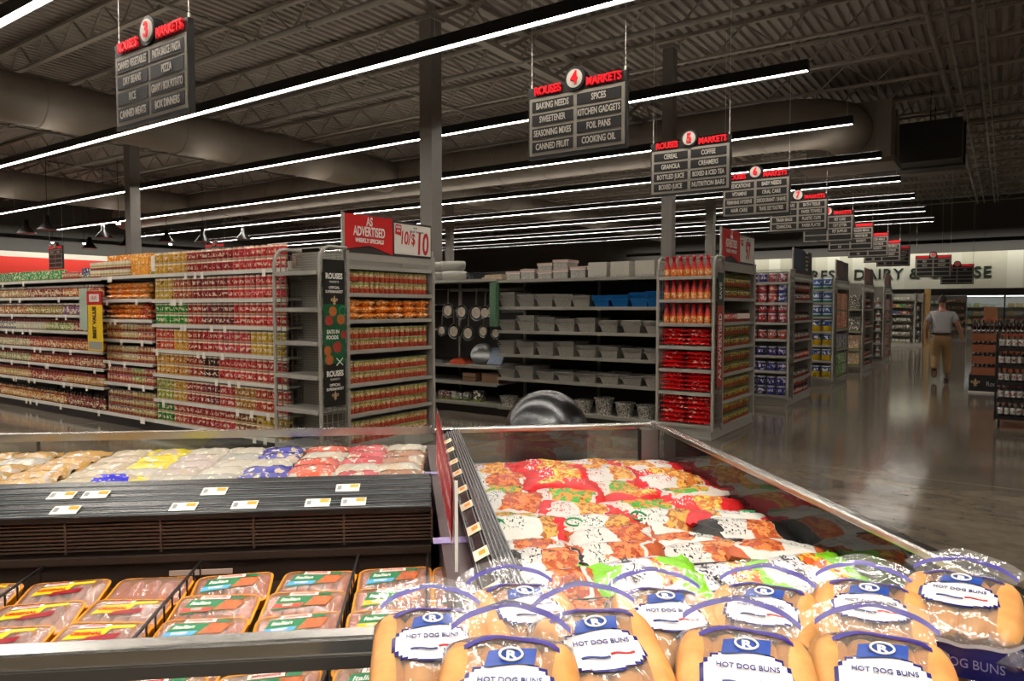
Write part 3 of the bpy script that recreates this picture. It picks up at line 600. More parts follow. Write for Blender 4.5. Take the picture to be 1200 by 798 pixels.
# ROUSES banner on the wire end panel, facing +x
bk = plain('banner_black', '#17150f', .5); bg = plain('banner_green', '#0f5a34', .5); gold = plain('gold_print', '#c9a878', .5)
foods = plain('food_picture', '#b8642c', .5, var=.6, vs=60); foodr = plain('food_picture_red', '#a8382c', .5, var=.6, vs=60)
def fleur(m, cy, cz, s, x=.004):
    def pr(p, mi=0): m.prism([(cy + a * s, cz + b * s) for a, b in p], x, x + .001, 'x', mi)
    pr([(0, 1), (.22, .55), (.14, .1), (.1, -.1), (-.1, -.1), (-.14, .1), (-.22, .55)]); pr([(-.45, -.16), (.45, -.16), (.45, 0), (-.45, 0)])
    for q in (-1, 1): pr([(q * .12, 0), (q * .3, .38), (q * .58, .5), (q * .8, .3), (q * .74, .02), (q * .55, -.02), (q * .6, .2), (q * .45, .28), (q * .3, 0)][::q]); pr([(q * .08, -.16), (q * .32, -.5), (q * .2, -.6), (q * .02, -.3)][::q])
    pr([(0, -.85), (.12, -.2), (-.12, -.2)])
t = thing('store_banner', 'tall black and green banner with food pictures on wire end panel', 'banner', (-5.385, 4.755, .58)); R = (pi / 2, 0, pi / 2)
MB().box(-.002, .002, -.135, .135, 0, 1.43).build('cloth', bk, t); MB().box(.002, .003, -.135, .135, .42, 1.0).build('green_field', bg, t)
for zz in (1.27, .32):
    text('ROUSES', .075, M['white'], t, (.004, 0, zz), R, .8, .0006, bold=.003); text('MARKETS', .028, M['white'], t, (.004, 0, zz - .055), R, 1, .0006); text('OFFICIAL', .035, M['white'], t, (.004, 0, zz - .11), R, .95, .0006, bold=.001); text('SUPERMARKET', .036, M['white'], t, (.004, 0, zz - .15), R, .92, .0006, bold=.001)
m = MB(); fleur(m, 0, 1.03, .055); fleur(m, 0, .1, .055); m.build('fleur_de_lis', gold, t)
text('EATS IN', .05, M['white'], t, (.005, -.02, .73), R, .9, .0006, bold=.002); text('FOODS', .05, M['white'], t, (.005, -.03, .675), R, .9, .0006, bold=.002)
for y, z, r, k in ((-.02, .93, .048, foods), (-.07, .84, .05, foodr), (.08, .85, .052, foods), (.03, .58, .055, foodr), (-.09, .55, .045, foods), (-.07, .46, .05, foods), (.115, .7, .04, foodr)):
    MB().tube([(.003, y, z), (.006, y, z)], r, 14).build('dish_picture', k, t)
m = MB().bar((.005, .02, .47), (.005, .1, .4), .008); m.bar((.005, .1, .47), (.005, .02, .4), .008); m.build('crossed_cutlery', M['white'], t)
m = MB(); m.tube([(.006, .1 + .04 * cos(a / 10 * 2 * pi), .93 + .05 * sin(a / 10 * 2 * pi)) for a in range(11)], .004, 5, caps=False); m.build('ring_mark', plain('teal_print', '#1ba06a', .5), t)
# ---- end of aisle 4
yc0, yc1 = end_unit(-2.76, 8.05, [1.91, 1.64, 1.36, 1.09, .82, .55, .17], [2.02, 1.66, 1.365, 1.065, .745, .415, .12], 'grey end display with hot sauce and red bags on its wing shelves')
end_header(-2.76, yc0, yc1, '97', '', 'red AS ADVERTISED sign with white 97 card above aisle 4 end display')
for i, z in enumerate([1.91, 1.64, 1.36]):
    row(P_hot, -3.39, -2.8, .0835, 8.13, z, cols=['#c2141a'], label='red and orange hot sauce bottle on the %s wing shelf' % ORD[i], group='hot sauce bottles on the %s wing shelf' % ORD[i], jit=.002)
for i, (z, n) in enumerate([(1.09, 4), (.82, 4), (.55, 5), (.17, 6)]):
    row(P_rbag, -3.41, -2.8, .3, 8.21, z, high=n, hp=.051 if i < 3 else .055, cols=['#cf1c1e'], label='shiny red bag stacked flat on the %s wing shelf below the hot sauce' % ['fourth', 'fifth', 'sixth', 'bottom'][i], group='red bags on the %s wing shelf' % ['fourth', 'fifth', 'sixth', 'bottom'][i], jit=.008)
for i, z in enumerate([1.66, 1.365, 1.065, .745, .415, .12]):
    P, c = (P_gen, ['#c8301e', '#e8d8c8']) if i == 1 else (P_ol, ['#8a7a2a'])
    row(P, yc0 + .05, yc1 - .04, .078, -2.82, z, 'y', 1 if i == 1 else 2, .15 if i != 1 else .15, c, 'small %s bottle on the %s shelf under the white 97 card' % ('red and white' if i == 1 else 'olive yellow', ORD[i + 1].replace('seventh', 'bottom')), 'small bottles on the %s shelf under the 97 card' % ORD[i + 1])
# vertical AS ADVERTISED strip
t = thing('vertical_banner', 'narrow red vertical AS ADVERTISED banner on the wing panel by the hot sauce', 'banner', (-2.735, 8.23, .62))
MB().box(0, .004, -.1, .1, 0, .95).build('cloth', plain('faded_red_banner', '#a8382f', .5), t); MB().box(0, .0045, -.1, .1, .95, 1.33).build('logo_field', plain('banner_dark_green', '#2c3a2c', .5), t)
text('AS ADVERTISED', .14, M['white'], t, (.006, 0, .47), (pi / 2, -pi / 2, pi / 2), .78, .0006, bold=.003); text('SAVE', .11, M['white'], t, (.006, 0, 1.12), (pi / 2, -pi / 2, pi / 2), .8, .0006, bold=.003)
# ---- farther ends
yc0, yc1 = end_unit(-2.76, 11.52, [1.94, 1.62, 1.31, 1.05, .79, .55, .17], [2.0, 1.66, 1.33, 1.02, .7, .4, .12], 'grey end display with blue and red coffee cans, second from the hot sauce')
navy = plain('navy_sign', '#333a55', .5); nh = end_header(-2.76, yc0, yc1, '', '', 'navy blue sign board on the coffee can end display', dim=navy)
for q, b in enumerate(('MEDICINE', 'BABY FOOD', 'FORMULA', 'DIAPERS', 'VITAMINS')): text(b, .055, M['white'], nh, (.02, .2, .42 - q * .068), (pi / 2, 0, pi / 2), .8, .001)
for i, (z, n, c, g) in enumerate([(1.94, 1, ['#3f3f8a', '#a8404a'], 0), (1.62, 2, ['#b8302a', '#c84a2c', '#3c4a9a'], 0), (1.31, 2, ['#b02430', '#b8343a'], 0), (1.05, 1, ['#b8342c', '#b8502c'], 0), (.79, 1, ['#2c2c78', '#3a2c80'], 0), (.55, 1, ['#33348a'], 0), (.17, 2, ['#26286e', '#33348a'], 0)]):
    row(P_tub, -3.4, -2.8, .15, 11.62, z, high=n, hp=.147, cols=c, label='coffee can on the %s wing shelf behind the hot sauce display' % ORD[i].replace('seventh', 'bottom'), group='coffee cans on the %s wing shelf' % ORD[i])
for i, z in enumerate([1.66, 1.33, 1.02, .7, .4, .12]):
    row(P_gen, yc0 + .05, yc1 - .04, .085, -2.82, z, 'y', 2 if i in (0, 5) else 1, .15, [['#6a4a4a', '#a83030'], ['#4a4238'], ['#6a5a5a'], ['#8a2a30', '#c83038'], ['#3a3638'], ['#a03038', '#5a2a2c']][i], 'small dark labelled bottle on the %s shelf under the navy sign' % ORD[i + 1].replace('seventh', 'bottom'), 'small bottles on the %s shelf under the navy sign' % ORD[i + 1], jit=.004)
yc0, yc1 = end_unit(-2.76, 15.0, [1.9, 1.64, 1.36, 1.07, .8, .5, .17], [1.95, 1.1, .7, .12], 'grey end display with white and blue wipes canisters')
end_header(-2.76, yc0, yc1, '', '', 'dark red and grey sign board above the orange boxes', dim=plain('dim_red_sign', '#6a3f38', .5))
P_wg = can('wipes_canister', .085, .23, label_mat('canister_green', .23, [(.86, 1, '#e8efef'), (.3, .86, '#3a66b0'), (.0, .2, '#1f8a68')], (.45, .75), '#e9eef2', base='#dfe8e8', tscale=30), plain('canister_lid2', '#e4ecec', .4), 14)
P_wy = can('wipes_canister', .085, .23, label_mat('canister_yellow', .23, [(.9, 1, '#e8efef'), (.5, .9, '#274b98'), (.0, .45, '#d8b21c')], (.55, .8), '#e9eef2', base='#e0c84a', tscale=30), plain('canister_lid3', '#274b98', .4), 14)
for i, z in enumerate([1.9, 1.64, 1.36, 1.07, .8, .5, .17]):
    row(P_wg if i < 3 else P_wy, -3.37, -2.8, .19, 15.12, z, cols=['#ffffff'], label='%s canister on the %s wing shelf of the wipes display' % ('blue and green' if i < 3 else 'blue and yellow', ORD[i].replace('seventh', 'bottom')), group='canisters on the %s wing shelf' % ORD[i])
for i, (z, n, c) in enumerate([(1.1, 2, ['#d86a2c', '#dc7a48']), (.7, 1, ['#8a8aa0', '#6a7a8a']), (.15, 2, ['#3a9a3a', '#8a9a6a'])]):
    P = carton('display_carton', .2, .2, .36 if i == 0 else (.3 if i == 1 else .22), L_box.m)
    row(P, yc0 + .05, yc1 - .04, .24, -2.88, z, 'y', n, .37 if i == 0 else .23, c, '%s box on the %s shelf beside the wipes display' % (['orange', 'grey blue', 'green'][i], ['upper', 'middle', 'bottom'][i]), '%s boxes beside the wipes display' % ['orange', 'grey blue', 'green'][i])
yc0, yc1 = end_unit(-2.76, 18.47, [1.5, .98, .55, .17], [1.95, 1.5, 1.1, .7, .35, .12], 'grey end display with dark appliance boxes, between the wipes and white bottles', False)
end_header(-2.76, yc0, yc1, '', '', 'faded red sign board on the dark appliance display', dim=plain('faded_sign', '#a0564a', .5))
P_dk = carton('appliance_box', .27, .24, .34, L_box.m)
for i, (z, c) in enumerate([(1.5, ['#2a2426', '#5a5654']), (.98, ['#3a2228', '#6a6660']), (.55, ['#cfa684', '#c8a080']), (.17, ['#a84a2c', '#d8b890'])]):
    row(P_dk, -3.4, -2.8, .29, 18.65, z, cols=c, label='box on the %s wing shelf of the dark appliance display' % ORD[i].replace('fourth', 'bottom'), group='boxes on the %s wing shelf of the appliance display' % ORD[i])
for i, z in enumerate([1.5, 1.1, .7, .35, .12]):
    row(P_gen, yc0 + .05, yc1 - .04, .13, -2.84, z, 'y', 1 if i else 2, .15, ['#8a3a30', '#7a2a28'], 'dark red pack on the %s shelf beside the appliance display' % ORD[i], 'dark red packs, %s shelf beside the appliance display' % ORD[i])
yc0, yc1 = end_unit(-2.76, 21.94, [1.55, 1.2, .9, .55, .2], [1.95, 1.5, 1.1, .7, .35, .12], 'grey end display with rows of pale bottles, just left of the white pegboard display', False)
end_header(-2.76, yc0, yc1, '', '', 'pinkish red sign board above the pale bottles display', dim=plain('pink_sign', '#b06a5c', .5))
P_pale = bottle('lotion_bottle', .06, .26, label_mat('pale_bottle', .26, [(.3, .6, '#8a5048')], None, base='#c8ccc4'), plain('pale_cap', '#d0d4cc', .4), body=.6)
for i, z in enumerate([1.55, 1.2, .9, .55, .2]):
    row(P_pale, -3.38, -2.8, .19, 22.08, z, cols=['#c8ccc4'], label='pale bottle on the %s wing shelf left of the white pegboard display' % ORD[i].replace('fifth', 'bottom'), group='pale bottles on the %s wing shelf' % ORD[i])
row(carton('tall_red_carton', .24, .2, .3, L_box.m), yc0 + .05, yc1 - .04, .26, -2.9, .12, 'y', 5, .34, ['#b8564a', '#c0604a', '#8a3a34'], 'pinkish red carton stacked beside the pale bottles display', 'pinkish red cartons beside the pale bottles')
# runs of shelving behind the ends (5..8)
for k, y0 in ((5, 11.52), (6, 15.0), (7, 18.47), (8, 21.94)):
    gondola(-14, -3.46, y0 + .17, [(-14, -3.46, [1.95, 1.6, 1.25, .9, .55, .15])], 'grey shelving run ending at the %s display' % {5: 'coffee can', 6: 'wipes canister', 7: 'dark appliance', 8: 'pale bottles'}[k], tags=False)
# ---- aisle 4 run facing the camera: kitchen gadgets and foil pans
G4 = [(-13.5, -7.45, [1.95, 1.6, 1.2, .7, .45, .15]), (-7.45, -5.93, [1.95, .7, .45, .15]), (-5.93, -3.46, [1.93, 1.55, 1.22, .89, .555, .14])]
gondola(-13.5, -3.46, 8.22, G4, 'grey shelving run with hanging saucepans and stacks of foil pans', tags=False, back=plain('dark_backboard', '#2b2521', .7))
foil = NT('foil'); _c = foil.co(); foil.p(Base_Color=foil.mix(foil.ramp(foil.noise(foil.mapv(_c, sc=(1, 1, .25)), 190, 2), [(.3, (0, 0, 0, 1)), (.7, (1, 1, 1, 1))]), hx('#827e77'), hx('#c6c2b9')), Metallic=.3, Roughness=.3); foil.bump(foil.noise(foil.mapv(_c, sc=(1, 1, .15)), 130, 2), .6, .006)  # crimp shading put into the foil colour as dark streaks
foilb = NT('blue_foil_pan'); foilb.p(Base_Color=hx('#0f6ab4'), Metallic=.35, Roughness=.3); foilb.bump(foilb.noise(foilb.mapv(foilb.co(), sc=(1, 1, .15)), 130, 2), .4, .006)
capf = plain('carton_lid_paper', '#cfccc4', .6, var=.2, vs=60)
def pan_stack(name, w, d, h, n, mat, taper=.8, lid=False):
    m = MB(); r = 0
    for i in range(n):
        z = h * i / max(1, n); hh = h * (1 - .5 * (n > 1) * (i / n)) if i == 0 else h * .5
        W0, W1 = w / 2 * taper, w / 2; D0, D1 = d / 2 * taper, d / 2; zt = h * .55 + h * .45 * (i + 1) / n
        if i == 0: m.add([(-W0, -D0, 0), (W0, -D0, 0), (W0, D0, 0), (-W0, D0, 0), (-W1, -D1, zt), (W1, -D1, zt), (W1, D1, zt), (-W1, D1, zt)], [(0, 3, 2, 1), (0, 1, 5, 4), (1, 2, 6, 5), (2, 3, 7, 6), (3, 0, 4, 7)])
        e = .012
        m.box(-W1 - e, W1 + e, -D1 - e, -D1 + .004, zt - .006, zt); m.box(-W1 - e, W1 + e, D1 - .004, D1 + e, zt - .006, zt); m.box(-W1 - e, -W1 + .004, -D1, D1, zt - .006, zt); m.box(W1 - .004, W1 + e, -D1, D1, zt - .006, zt)
        if i == n - 1:
            zb = zt - h * .35
            if lid: m.box(-W1, W1, -D1, D1, zt - .004, zt + .004, 1)
            else: m.add([(-W0, -D0, zb), (W0, -D0, zb), (W0, D0, zb), (-W0, D0, zb), (-W1 + .004, -D1 + .004, zt), (W1 - .004, -D1 + .004, zt), (W1 - .004, D1 - .004, zt), (-W1 + .004, D1 - .004, zt)], [(0, 1, 2, 3), (0, 4, 5, 1), (1, 5, 6, 2), (2, 6, 7, 3), (3, 7, 4, 0)])
    return m.build(name, [mat, capf])
pans = {}
def pan(w, d, h, n, mat, x, z, label, group, y=8.45, lid=False, tilt=0.):
    key = (w, d, h, n, mat.name, lid)
    if key not in pans: pans[key] = proto(pan_stack('foil_pan_stack', w, d, h, n, mat, lid=lid))
    o = dup1(pans[key], (x, y, z), random.uniform(-.03, .03), None, label, group, scale=(random.uniform(.95, 1.03), 1, random.uniform(.9, 1.1))); tag(o, None, 'foil pans')
    if tilt: o.rotation_euler = (tilt, 0, 0)
xs = [-5.78, -5.46, -5.16, -4.88, -4.6]
for i, x in enumerate(xs): pan(.27, .4, .22 if i == 0 else .17, 5, foil.m, x, 1.55, 'stack of silver foil pans on the upper pan shelf, left of the blue ones', 'silver foil pans on the upper pan shelf')
for i, x in enumerate([-4.3, -4.04, -3.78, -3.55]): pan(.24, .4, .14 if i < 2 else .19, 6, foilb.m, x, 1.55, 'stack of blue foil pans, %s' % ('the lower pair' if i < 2 else 'the taller pair beside the hot sauce'), 'blue foil pans')
for i in range(8): pan(.28 if i < 5 else .24, .4, .2 if i in (1, 2, 4) else .16, 5, foil.m, -5.78 + i * .317, 1.22, 'stack of silver foil pans on the pan shelf just below the blue ones', 'silver foil pans on the second pan shelf', lid=i > 4)
for i in range(8): pan(.27, .42, .19 if i < 4 else .15, 4, foil.m, -5.78 + i * .32, .89, 'stack of deep silver foil pans on the middle pan shelf', 'silver foil pans on the third pan shelf')
for i in range(8): pan(.27, .42, .13 if i != 1 else .17, 3, foil.m, -5.78 + i * .32, .555, 'stack of shallow silver foil pans on the fourth pan shelf', 'silver foil pans on the fourth pan shelf')
speck = NT('speckled_foil'); speck.p(Base_Color=speck.mix(speck.math('GREATER_THAN', speck.noise(speck.co(), 70, 2), .5), hx('#6a665f'), hx('#d8d4ca')), Roughness=.35, Metallic=.4)
P_rp = proto(MB().lathe([(.1, 0), (.125, .16), (.14, .165), (.14, .17), (.12, .165), (.1, .08), (0, .08)], 20).build('round_foil_pan_stack', speck.m))
for i, x in enumerate([-5.85, -5.55, -4.62, -4.32, -4.02, -3.72]):
    tag(dup1(P_rp, (x, 8.4, .14), 0, None, 'stack of round speckled foil pans on the bottom pan shelf, %s' % ('behind the steel dome' if i < 3 else 'right of the steel dome'), 'round foil pans on the bottom shelf', scale=(1, 1, [.8, .7, 1, 1.3, 1.05, 1.0][i])), None, 'foil pans')
# top of the pan shelves: white lids / cartons in blocks
P_lid = proto(MB().box(-.11, .11, -.14, .14, 0, .09, 1).box(-.12, .12, -.15, .15, .09, .1).box(-.12, .12, -.15, .15, .1, .125, 2).build('foil_pan_carton', [capf, foil.m, plain('pink_print_card', '#b89a92', .6, var=.2, vs=80)]))
for i, (x, n, h) in enumerate([(-5.75, 1, 1.), (-5.5, 1, 1.2), (-5.22, 2, .9), (-4.97, 2, 1.05), (-4.7, 1, 1.3), (-4.44, 1, 1.3), (-4.16, 1, 1.1)]):
    for k in range(n): tag(dup1(P_lid, (x, 8.5, 1.93 + k * .125 * h), 0, None, 'white and silver pack of pan lids on the top shelf above the pans', 'packs of pan lids on the top shelf', scale=(1, 1, h)), None, 'pan lids')
P_blk = proto(MB().box(-.13, .13, -.14, .14, 0, .03, 1).box(-.13, .13, -.14, .14, .03, .2).build('foil_pan_carton', [plain('stacked_lid_edges', '#b4b0a4', .5, var=.35, vs=120), foil.m]))
for i, x in enumerate([-4.36, -4.04, -3.7, -3.4]): tag(dup1(P_blk, (x, 8.4, 1.93), 0, None, 'square block of stacked white pan lids on the top shelf, near the hot sauce', 'blocks of pan lids on the top shelf'), None, 'pan lids')
# roasters and trays at the left of the top shelf
clearp = clear('clear_plastic_dome', (.9, .9, .88, 1), .25, .15, .3, 20)
for i, (x, z) in enumerate([(-7.32, 1.95), (-6.9, 1.95), (-6.92, 2.1), (-7.3, 2.1)]):
    tag(MB().lathe([(.16, 0), (.19, .03), (.2, .1), (.19, .14), (0, .14)], 20, c=(0, 0, 0), sx=1.1, sy=.8).build('cake_container', [plain('pale_plastic', '#a8a69c', .25)] if i == 0 else bpy.data.materials['pale_plastic'], loc=(x, 8.45, z)), 'pale plastic cake container on the top shelf, %s' % ['lower left', 'lower right', 'upper right', 'upper left'][i], 'container', 'pale cake containers')
tag(MB().lathe([(.15, 0), (.21, .09), (.22, .1), (.2, .09), (.14, .02), (0, .02)], 24).build('mixing_bowl', plain('dark_blue_enamel', '#20242e', .2), loc=(-6.4, 8.45, 1.95)), 'dark blue bowl on the top shelf among the cake containers', 'bowl')
tag(MB().box(-.18, .18, -.12, .12, 0, .03).box(-.15, .15, -.1, .1, .03, .07).build('baking_tray_pack', plain('tan_pack', '#a8927a', .5, var=.4, vs=30), loc=(-6.1, 8.45, 1.95)), 'tan packaged baking trays on the top shelf, beside the dark bowl', 'baking tray')
# hanging saucepans
panm = plain('dark_pan_metal', '#8a8a8c', .25, .8); face = plain('pan_card', '#a89a8a', .4, var=.6, vs=28); handm = plain('pan_handle', '#6a5f55', .35, .6)
def saucepan():
    t = thing('saucepan', 'x', 'saucepan')
    MB().lathe([(.085, .06), (.1, .01), (.105, 0), (.107, 0), (.103, .012), (.088, .066), (0, .066)], 24).build('pan_body', panm, t, rot=(-pi / 2, 0, 0), loc=(0, -.07, 0))
    MB().tube([(0, -.078, 0), (0, -.072, 0)], .072, 24).build('label_card', face, t)
    m = MB(); m.bar((0, -.07, .1), (0, -.06, .3), .022, .008); m.tube([(0, -.06 + .0, .3), (0, -.01, .31)], .006, 6); m.build('handle', handm, t); return t
sp = proto(saucepan())
for i, (x, z, s) in enumerate([(-6.86, 1.5, 1.05), (-6.6, 1.48, 1), (-6.33, 1.47, 1.12), (-6.17, 1.47, .95), (-6.03, 1.5, 1.1), (-6.98, 1.2, .8), (-6.75, 1.19, 1.05), (-6.48, 1.17, 1.05), (-6.2, 1.2, .85), (-5.98, 1.18, .8)]):
    d = dup(sp, (x, 8.33, z), 0, scale=(s, 1, s), label='saucepan hanging in the %s row, %s from the left' % ('upper' if i < 5 else 'lower', ORD[i % 5].replace('top', 'first')), group='saucepans hanging under the top shelf')
m = MB()
for x in (-7.2, -6.9, -6.6, -6.3, -6.0): m.tube([(x, 8.98, 1.83), (x, 8.3, 1.82)], .006, 6); m.tube([(x, 8.98, 1.5), (x, 8.3, 1.49)], .006, 6)
m.box(-7.4, -5.95, 8.96, 9.0, 1.47, 1.52); m.box(-7.4, -5.95, 8.96, 9.0, 1.8, 1.85)
tag(m.build('peg_hook_rail', M['wire']), 'rails with peg hooks that carry the hanging saucepans', 'hook rail')
tag(MB().box(-.07, .07, -.02, .02, 0, .62).box(-.05, .05, -.035, -.02, .1, .6).build('clip_strip', plain('green_pack', '#4a6a50', .5, var=.5, vs=30), loc=(-5.93, 8.16, 1.28)), 'green hanging strip of small packs between pans and foil stacks', 'clip strip')
gp = plain('gadget_pack', '#b84a2c', .4, var=.5, vs=30); gs = plain('gadget_silver', '#8a8a8a', .3, .8); gb = plain('gadget_blue', '#8a98b0', .4, var=.4, vs=20)
cb = plain('brown_carton', '#8a6a50', .7, var=.1)
tag(MB().lathe([(.16, .0), (.17, .01), (.16, .02), (0, .012)], 24).build('serving_plate', gs, loc=(-6.42, 8.5, .86), rot=(1.1, 0, .2)), 'round silver plate leaning on the gadget shelf', 'plate')
tag(MB().box(-.13, .13, -.01, .01, 0, .28).build('gadget_card', gb, loc=(-6.12, 8.42, .71), rot=(-.5, 0, 0)), 'pale blue and white card pack leaning on the gadget shelf', 'pack')
tag(MB().box(-.14, .14, -.1, .1, 0, .05).box(-.1, .1, -.08, .08, .05, .08).build('gadget_pack', gp, loc=(-6.72, 8.4, .7)), 'orange and red pack lying on the gadget shelf', 'pack')
tag(MB().box(-.2, .1, -.1, .1, 0, .04).build('tray_pack', gs, loc=(-7.12, 8.42, .7)), 'flat silver tray pack at the left of the gadget shelf', 'pack')
tag(MB().box(-.12, .12, -.12, .12, 0, .13).box(-.122, .122, -.122, -.12, .06, .07, 1).build('cardboard_box', [cb, capk], loc=(-6.52, 8.45, .45)), 'open brown cardboard box on the lower gadget shelf, left of the closed one', 'box')
tag(MB().box(-.15, .15, -.12, .12, 0, .14).box(-.152, .152, -.005, .005, .135, .142, 1).build('cardboard_box', [cb, capf], loc=(-6.13, 8.45, .45)), 'closed brown cardboard box on the lower gadget shelf', 'box')
for i, (x, s, k) in enumerate([(-7.1, 1, '#8a5a60'), (-6.98, .9, '#7a4048'), (-6.85, 1, '#9a9a9a'), (-6.75, .8, '#8a8a88'), (-6.62, 1, '#707070'), (-6.4, 1.3, '#4a5048')]):
    tag(dup1(P_white, (x, 8.42, .15), 0, k, 'small gadget box on the bottom shelf, %s from the left' % ORD[i].replace('top', 'first'), 'small gadget boxes on the bottom shelf', scale=(s, s, s)), None, 'box')
# ---- far units right of the main row
def peg_unit(x0, x1, y, label, cols, glabel, P, rows, high):
    t = thing('pegboard_display', label, 'display', ((x0 + x1) / 2, y + .3, 0)); w = (x1 - x0) / 2
    MB().box(-w, w, -.3, .3, 0, .15).build('base', M['shelf'], t); MB().box(-w, w, .1, .16, .15, 2.08).build('back_panel', plain('pale_panel', '#a8a69c', .5), t)
    m = MB()
    for s in (-w, w - .03): m.box(s, s + .03, -.25, .25, .15, 2.1)
    m.build('side_frame', M['shelf'], t)
    for i in range(rows): MB().box(-w + .03, w - .03, -.25, .1, .18 + i * 1.9 / rows - .015, .18 + i * 1.9 / rows).build('shelf', M['shelf'], t)
    for i in range(rows): row(P, x0 + .04, x1 - .04, .125, y + .14, .18 + i * 1.9 / rows, high=high, hp=.13, cols=cols[i % len(cols)], label=glabel % ORD[rows - 1 - i], group=glabel % ORD[rows - 1 - i], runs=False)
peg_unit(-3.72, -2.9, 31.6, 'white pegboard display with pale packs, bright among the far units', [['#c8ccc4', '#b8bab4'], ['#d0d0c8', '#a8aaa4'], ['#c8c8c0', '#8a8a88'], ['#c0c8c8', '#b0b4ac'], ['#2458b8', '#c8c8c0', '#c02030'], ['#c82a2a', '#2a9a4a', '#e0c030']], 'pack on the %s shelf of the white pegboard display', P_white, 7, 1)
peg_unit(-2.9, -2.62, 31.6, 'narrow dark display side beside the white pegboard display', [['#4a4a6a', '#6a5a6a']], 'dark pack on the %s shelf beside the white pegboard display', P_white, 6, 1)
tag(MB().box(-.1, .1, -.15, .15, 0, 2.25).box(-.12, .12, -.17, .17, 0, .05).build('display_post', plain('tan_post', '#b8945a', .6, var=.2, vs=10), loc=(-2.5, 31.9, 0)), 'tan printed post standing between two far displays', 'post')
peg_unit(-3.1, -2.35, 37, 'far display with teal and white packs behind the walking man', [['#2a9a8a', '#c8d8d8'], ['#3a8aa0', '#d8e0e0'], ['#c8d8d8', '#3a9a9a'], ['#8a5a8a', '#c8c8c8']], 'teal or white pack on the %s shelf of the far display', P_white, 5, 1)
peg_unit(-2.3, -1.45, 38, 'far display with reddish packs just right of the walking man', [['#8a3a34', '#a8786a'], ['#a03a30', '#b89a8a'], ['#b83030', '#8a5a4a'], ['#a8685a', '#c0a08a']], 'reddish pack on the %s shelf of the far display', P_white, 6, 1)
# ---- dairy cases along the back wall
P_dairy = carton('dairy_pack', .26, .2, .2, L_box.m)
cl = plain('cooler_light', (.95, 1, 1, 1), .4, emit=COOLER)
for i, x0 in enumerate([-13.2, -9.9, -6.6, -3.3, 0]):
    lb = 'lit white refrigerated dairy case on the back wall, %s from the left' % ORD[i].replace('top', 'first')
    t = thing('refrigerated_case', lb, 'refrigerated case', (x0 + 1.6, 41.4, 0), 0, 'dairy cases along the back wall')
    MB().box(-1.62, 1.62, -.5, .5, 0, .4).build('base', M['shelf'], t); MB().box(-1.62, 1.62, .4, .5, .4, 2.1).build('back_panel', plain('cooler_white', '#d8dcd8', .5), t)
    MB().box(-1.6, 1.6, -.28, -.2, 2.07, 2.1).build('lamp', cl, t)
    for z in (.75, 1.15, 1.55): MB().box(-1.62, 1.62, -.3, .4, z - .02, z).build('shelf', M['white'], t)
    for j, z in enumerate((.42, .75, 1.15, 1.55)):
        row(P_dairy, x0 + .05, x0 + 3.2, .32, 41.3, z, cols=['#d8d4c8', '#c8dce0', '#e0c080', '#e8e8e0', '#c05040', '#60a0b0', '#a8c060'], runs=False, label='dairy pack on the %s shelf of the %s back wall case' % (ORD[3 - j], ORD[i].replace('top', 'first')), group='dairy packs, %s shelf of the %s back wall case' % (ORD[3 - j], ORD[i].replace('top', 'first')))
# ================================================================ RIGHT SIDE OF THE AISLE
cardb = plain('case_cardboard', '#9a5a38', .7, var=.1); dkb = plain('cola_bottle_dark', '#2a1210', .15); capred = plain('bottle_cap_red', '#b8302c', .4); capwh = plain('bottle_cap_white', '#d8d0c8', .4)
def bottle_case():
    m = MB().box(-.2, .2, -.15, .15, 0, .14, 0)
    for i in range(6):
        for j in range(4):
            if j in (0, 3) or i in (0, 5): m.lathe([(.028, .13), (.028, .165), (.016, .178), (.018, .198), (0, .2)], 8, [1, 1, 2, 2], ( -.167 + i * .067, -.11 + j * .073, 0))
    return m.build('bottle_case', [cardb, dkb, capwh])
bc = proto(bottle_case())
tag(MB().box(-.52, .85, 0, 1.02, .02, .32).box(-.5, .83, .02, 1.0, 0, .02).build('beverage_plinth', M['black'], loc=(0, 15.38, 0)), 'black base under the stacked brown bottle cases, right of the man', 'display plinth')
b_ = bpy.data.objects['beverage_plinth']; MB().box(-.53, .86, -.006, 0, .0, .035).build('plinth_edge', M['shelf_lip'], b_)
m = MB(); fleur(m, 0, 0, .09); o = m.build('fleur_de_lis', gold, b_, loc=(-.42, -.004, .18), rot=(0, 0, -pi / 2))
text('Rouses', .12, plain('silver_print', '#b9b6b0', .5), b_, (-.12, -.008, .17), (pi / 2, 0, 0), .8, .001)
for i in range(3):
    for j in range(3):
        for k in range(4):
            dup1(bc, (-.29 + i * .43, 15.56 + j * .32, .325 + k * .205), 0, None, 'brown case of dark bottles, %s layer of the stack right of the man' % ['bottom', 'second', 'third', 'top'][k], 'bottle cases, %s layer' % ['bottom', 'second', 'third', 'top'][k]); 
for o in [o for o in COL.objects if o.name.startswith('bottle_case') and o not in PROTO]: o['category'] = 'bottle case'
P_cb = bottle('soda_bottle', .03, .2, dkb, capred, 8, .6)
row(P_cb, -.49, .75, .065, 15.45, 1.145 , high=1, cols=['#2a1210'], label='dark bottle with red cap standing on top of the brown cases', group='bottles on top of the brown cases')
tag(MB().box(-.11, .11, -.1, .1, 0, .4).box(-.11, .11, -.1, .1, .4, .405).build('tall_carton', plain('tan_carton', '#a8704a', .7, var=.12), loc=(-.23, 16.3, 1.15)), 'tan carton standing on the brown bottle cases', 'box')
t = thing('wheeled_display_rack', 'black wheeled rack of dark bottles at the right edge of the view', 'display rack', (.42, 11.4, 0))
m = MB()
for x in (-.5, .5):
    for y in (-.3, .3): m.tube([(x, y, .1), (x, y, 1.22)], .014, 6)
m.build('upright', M['black'], t)
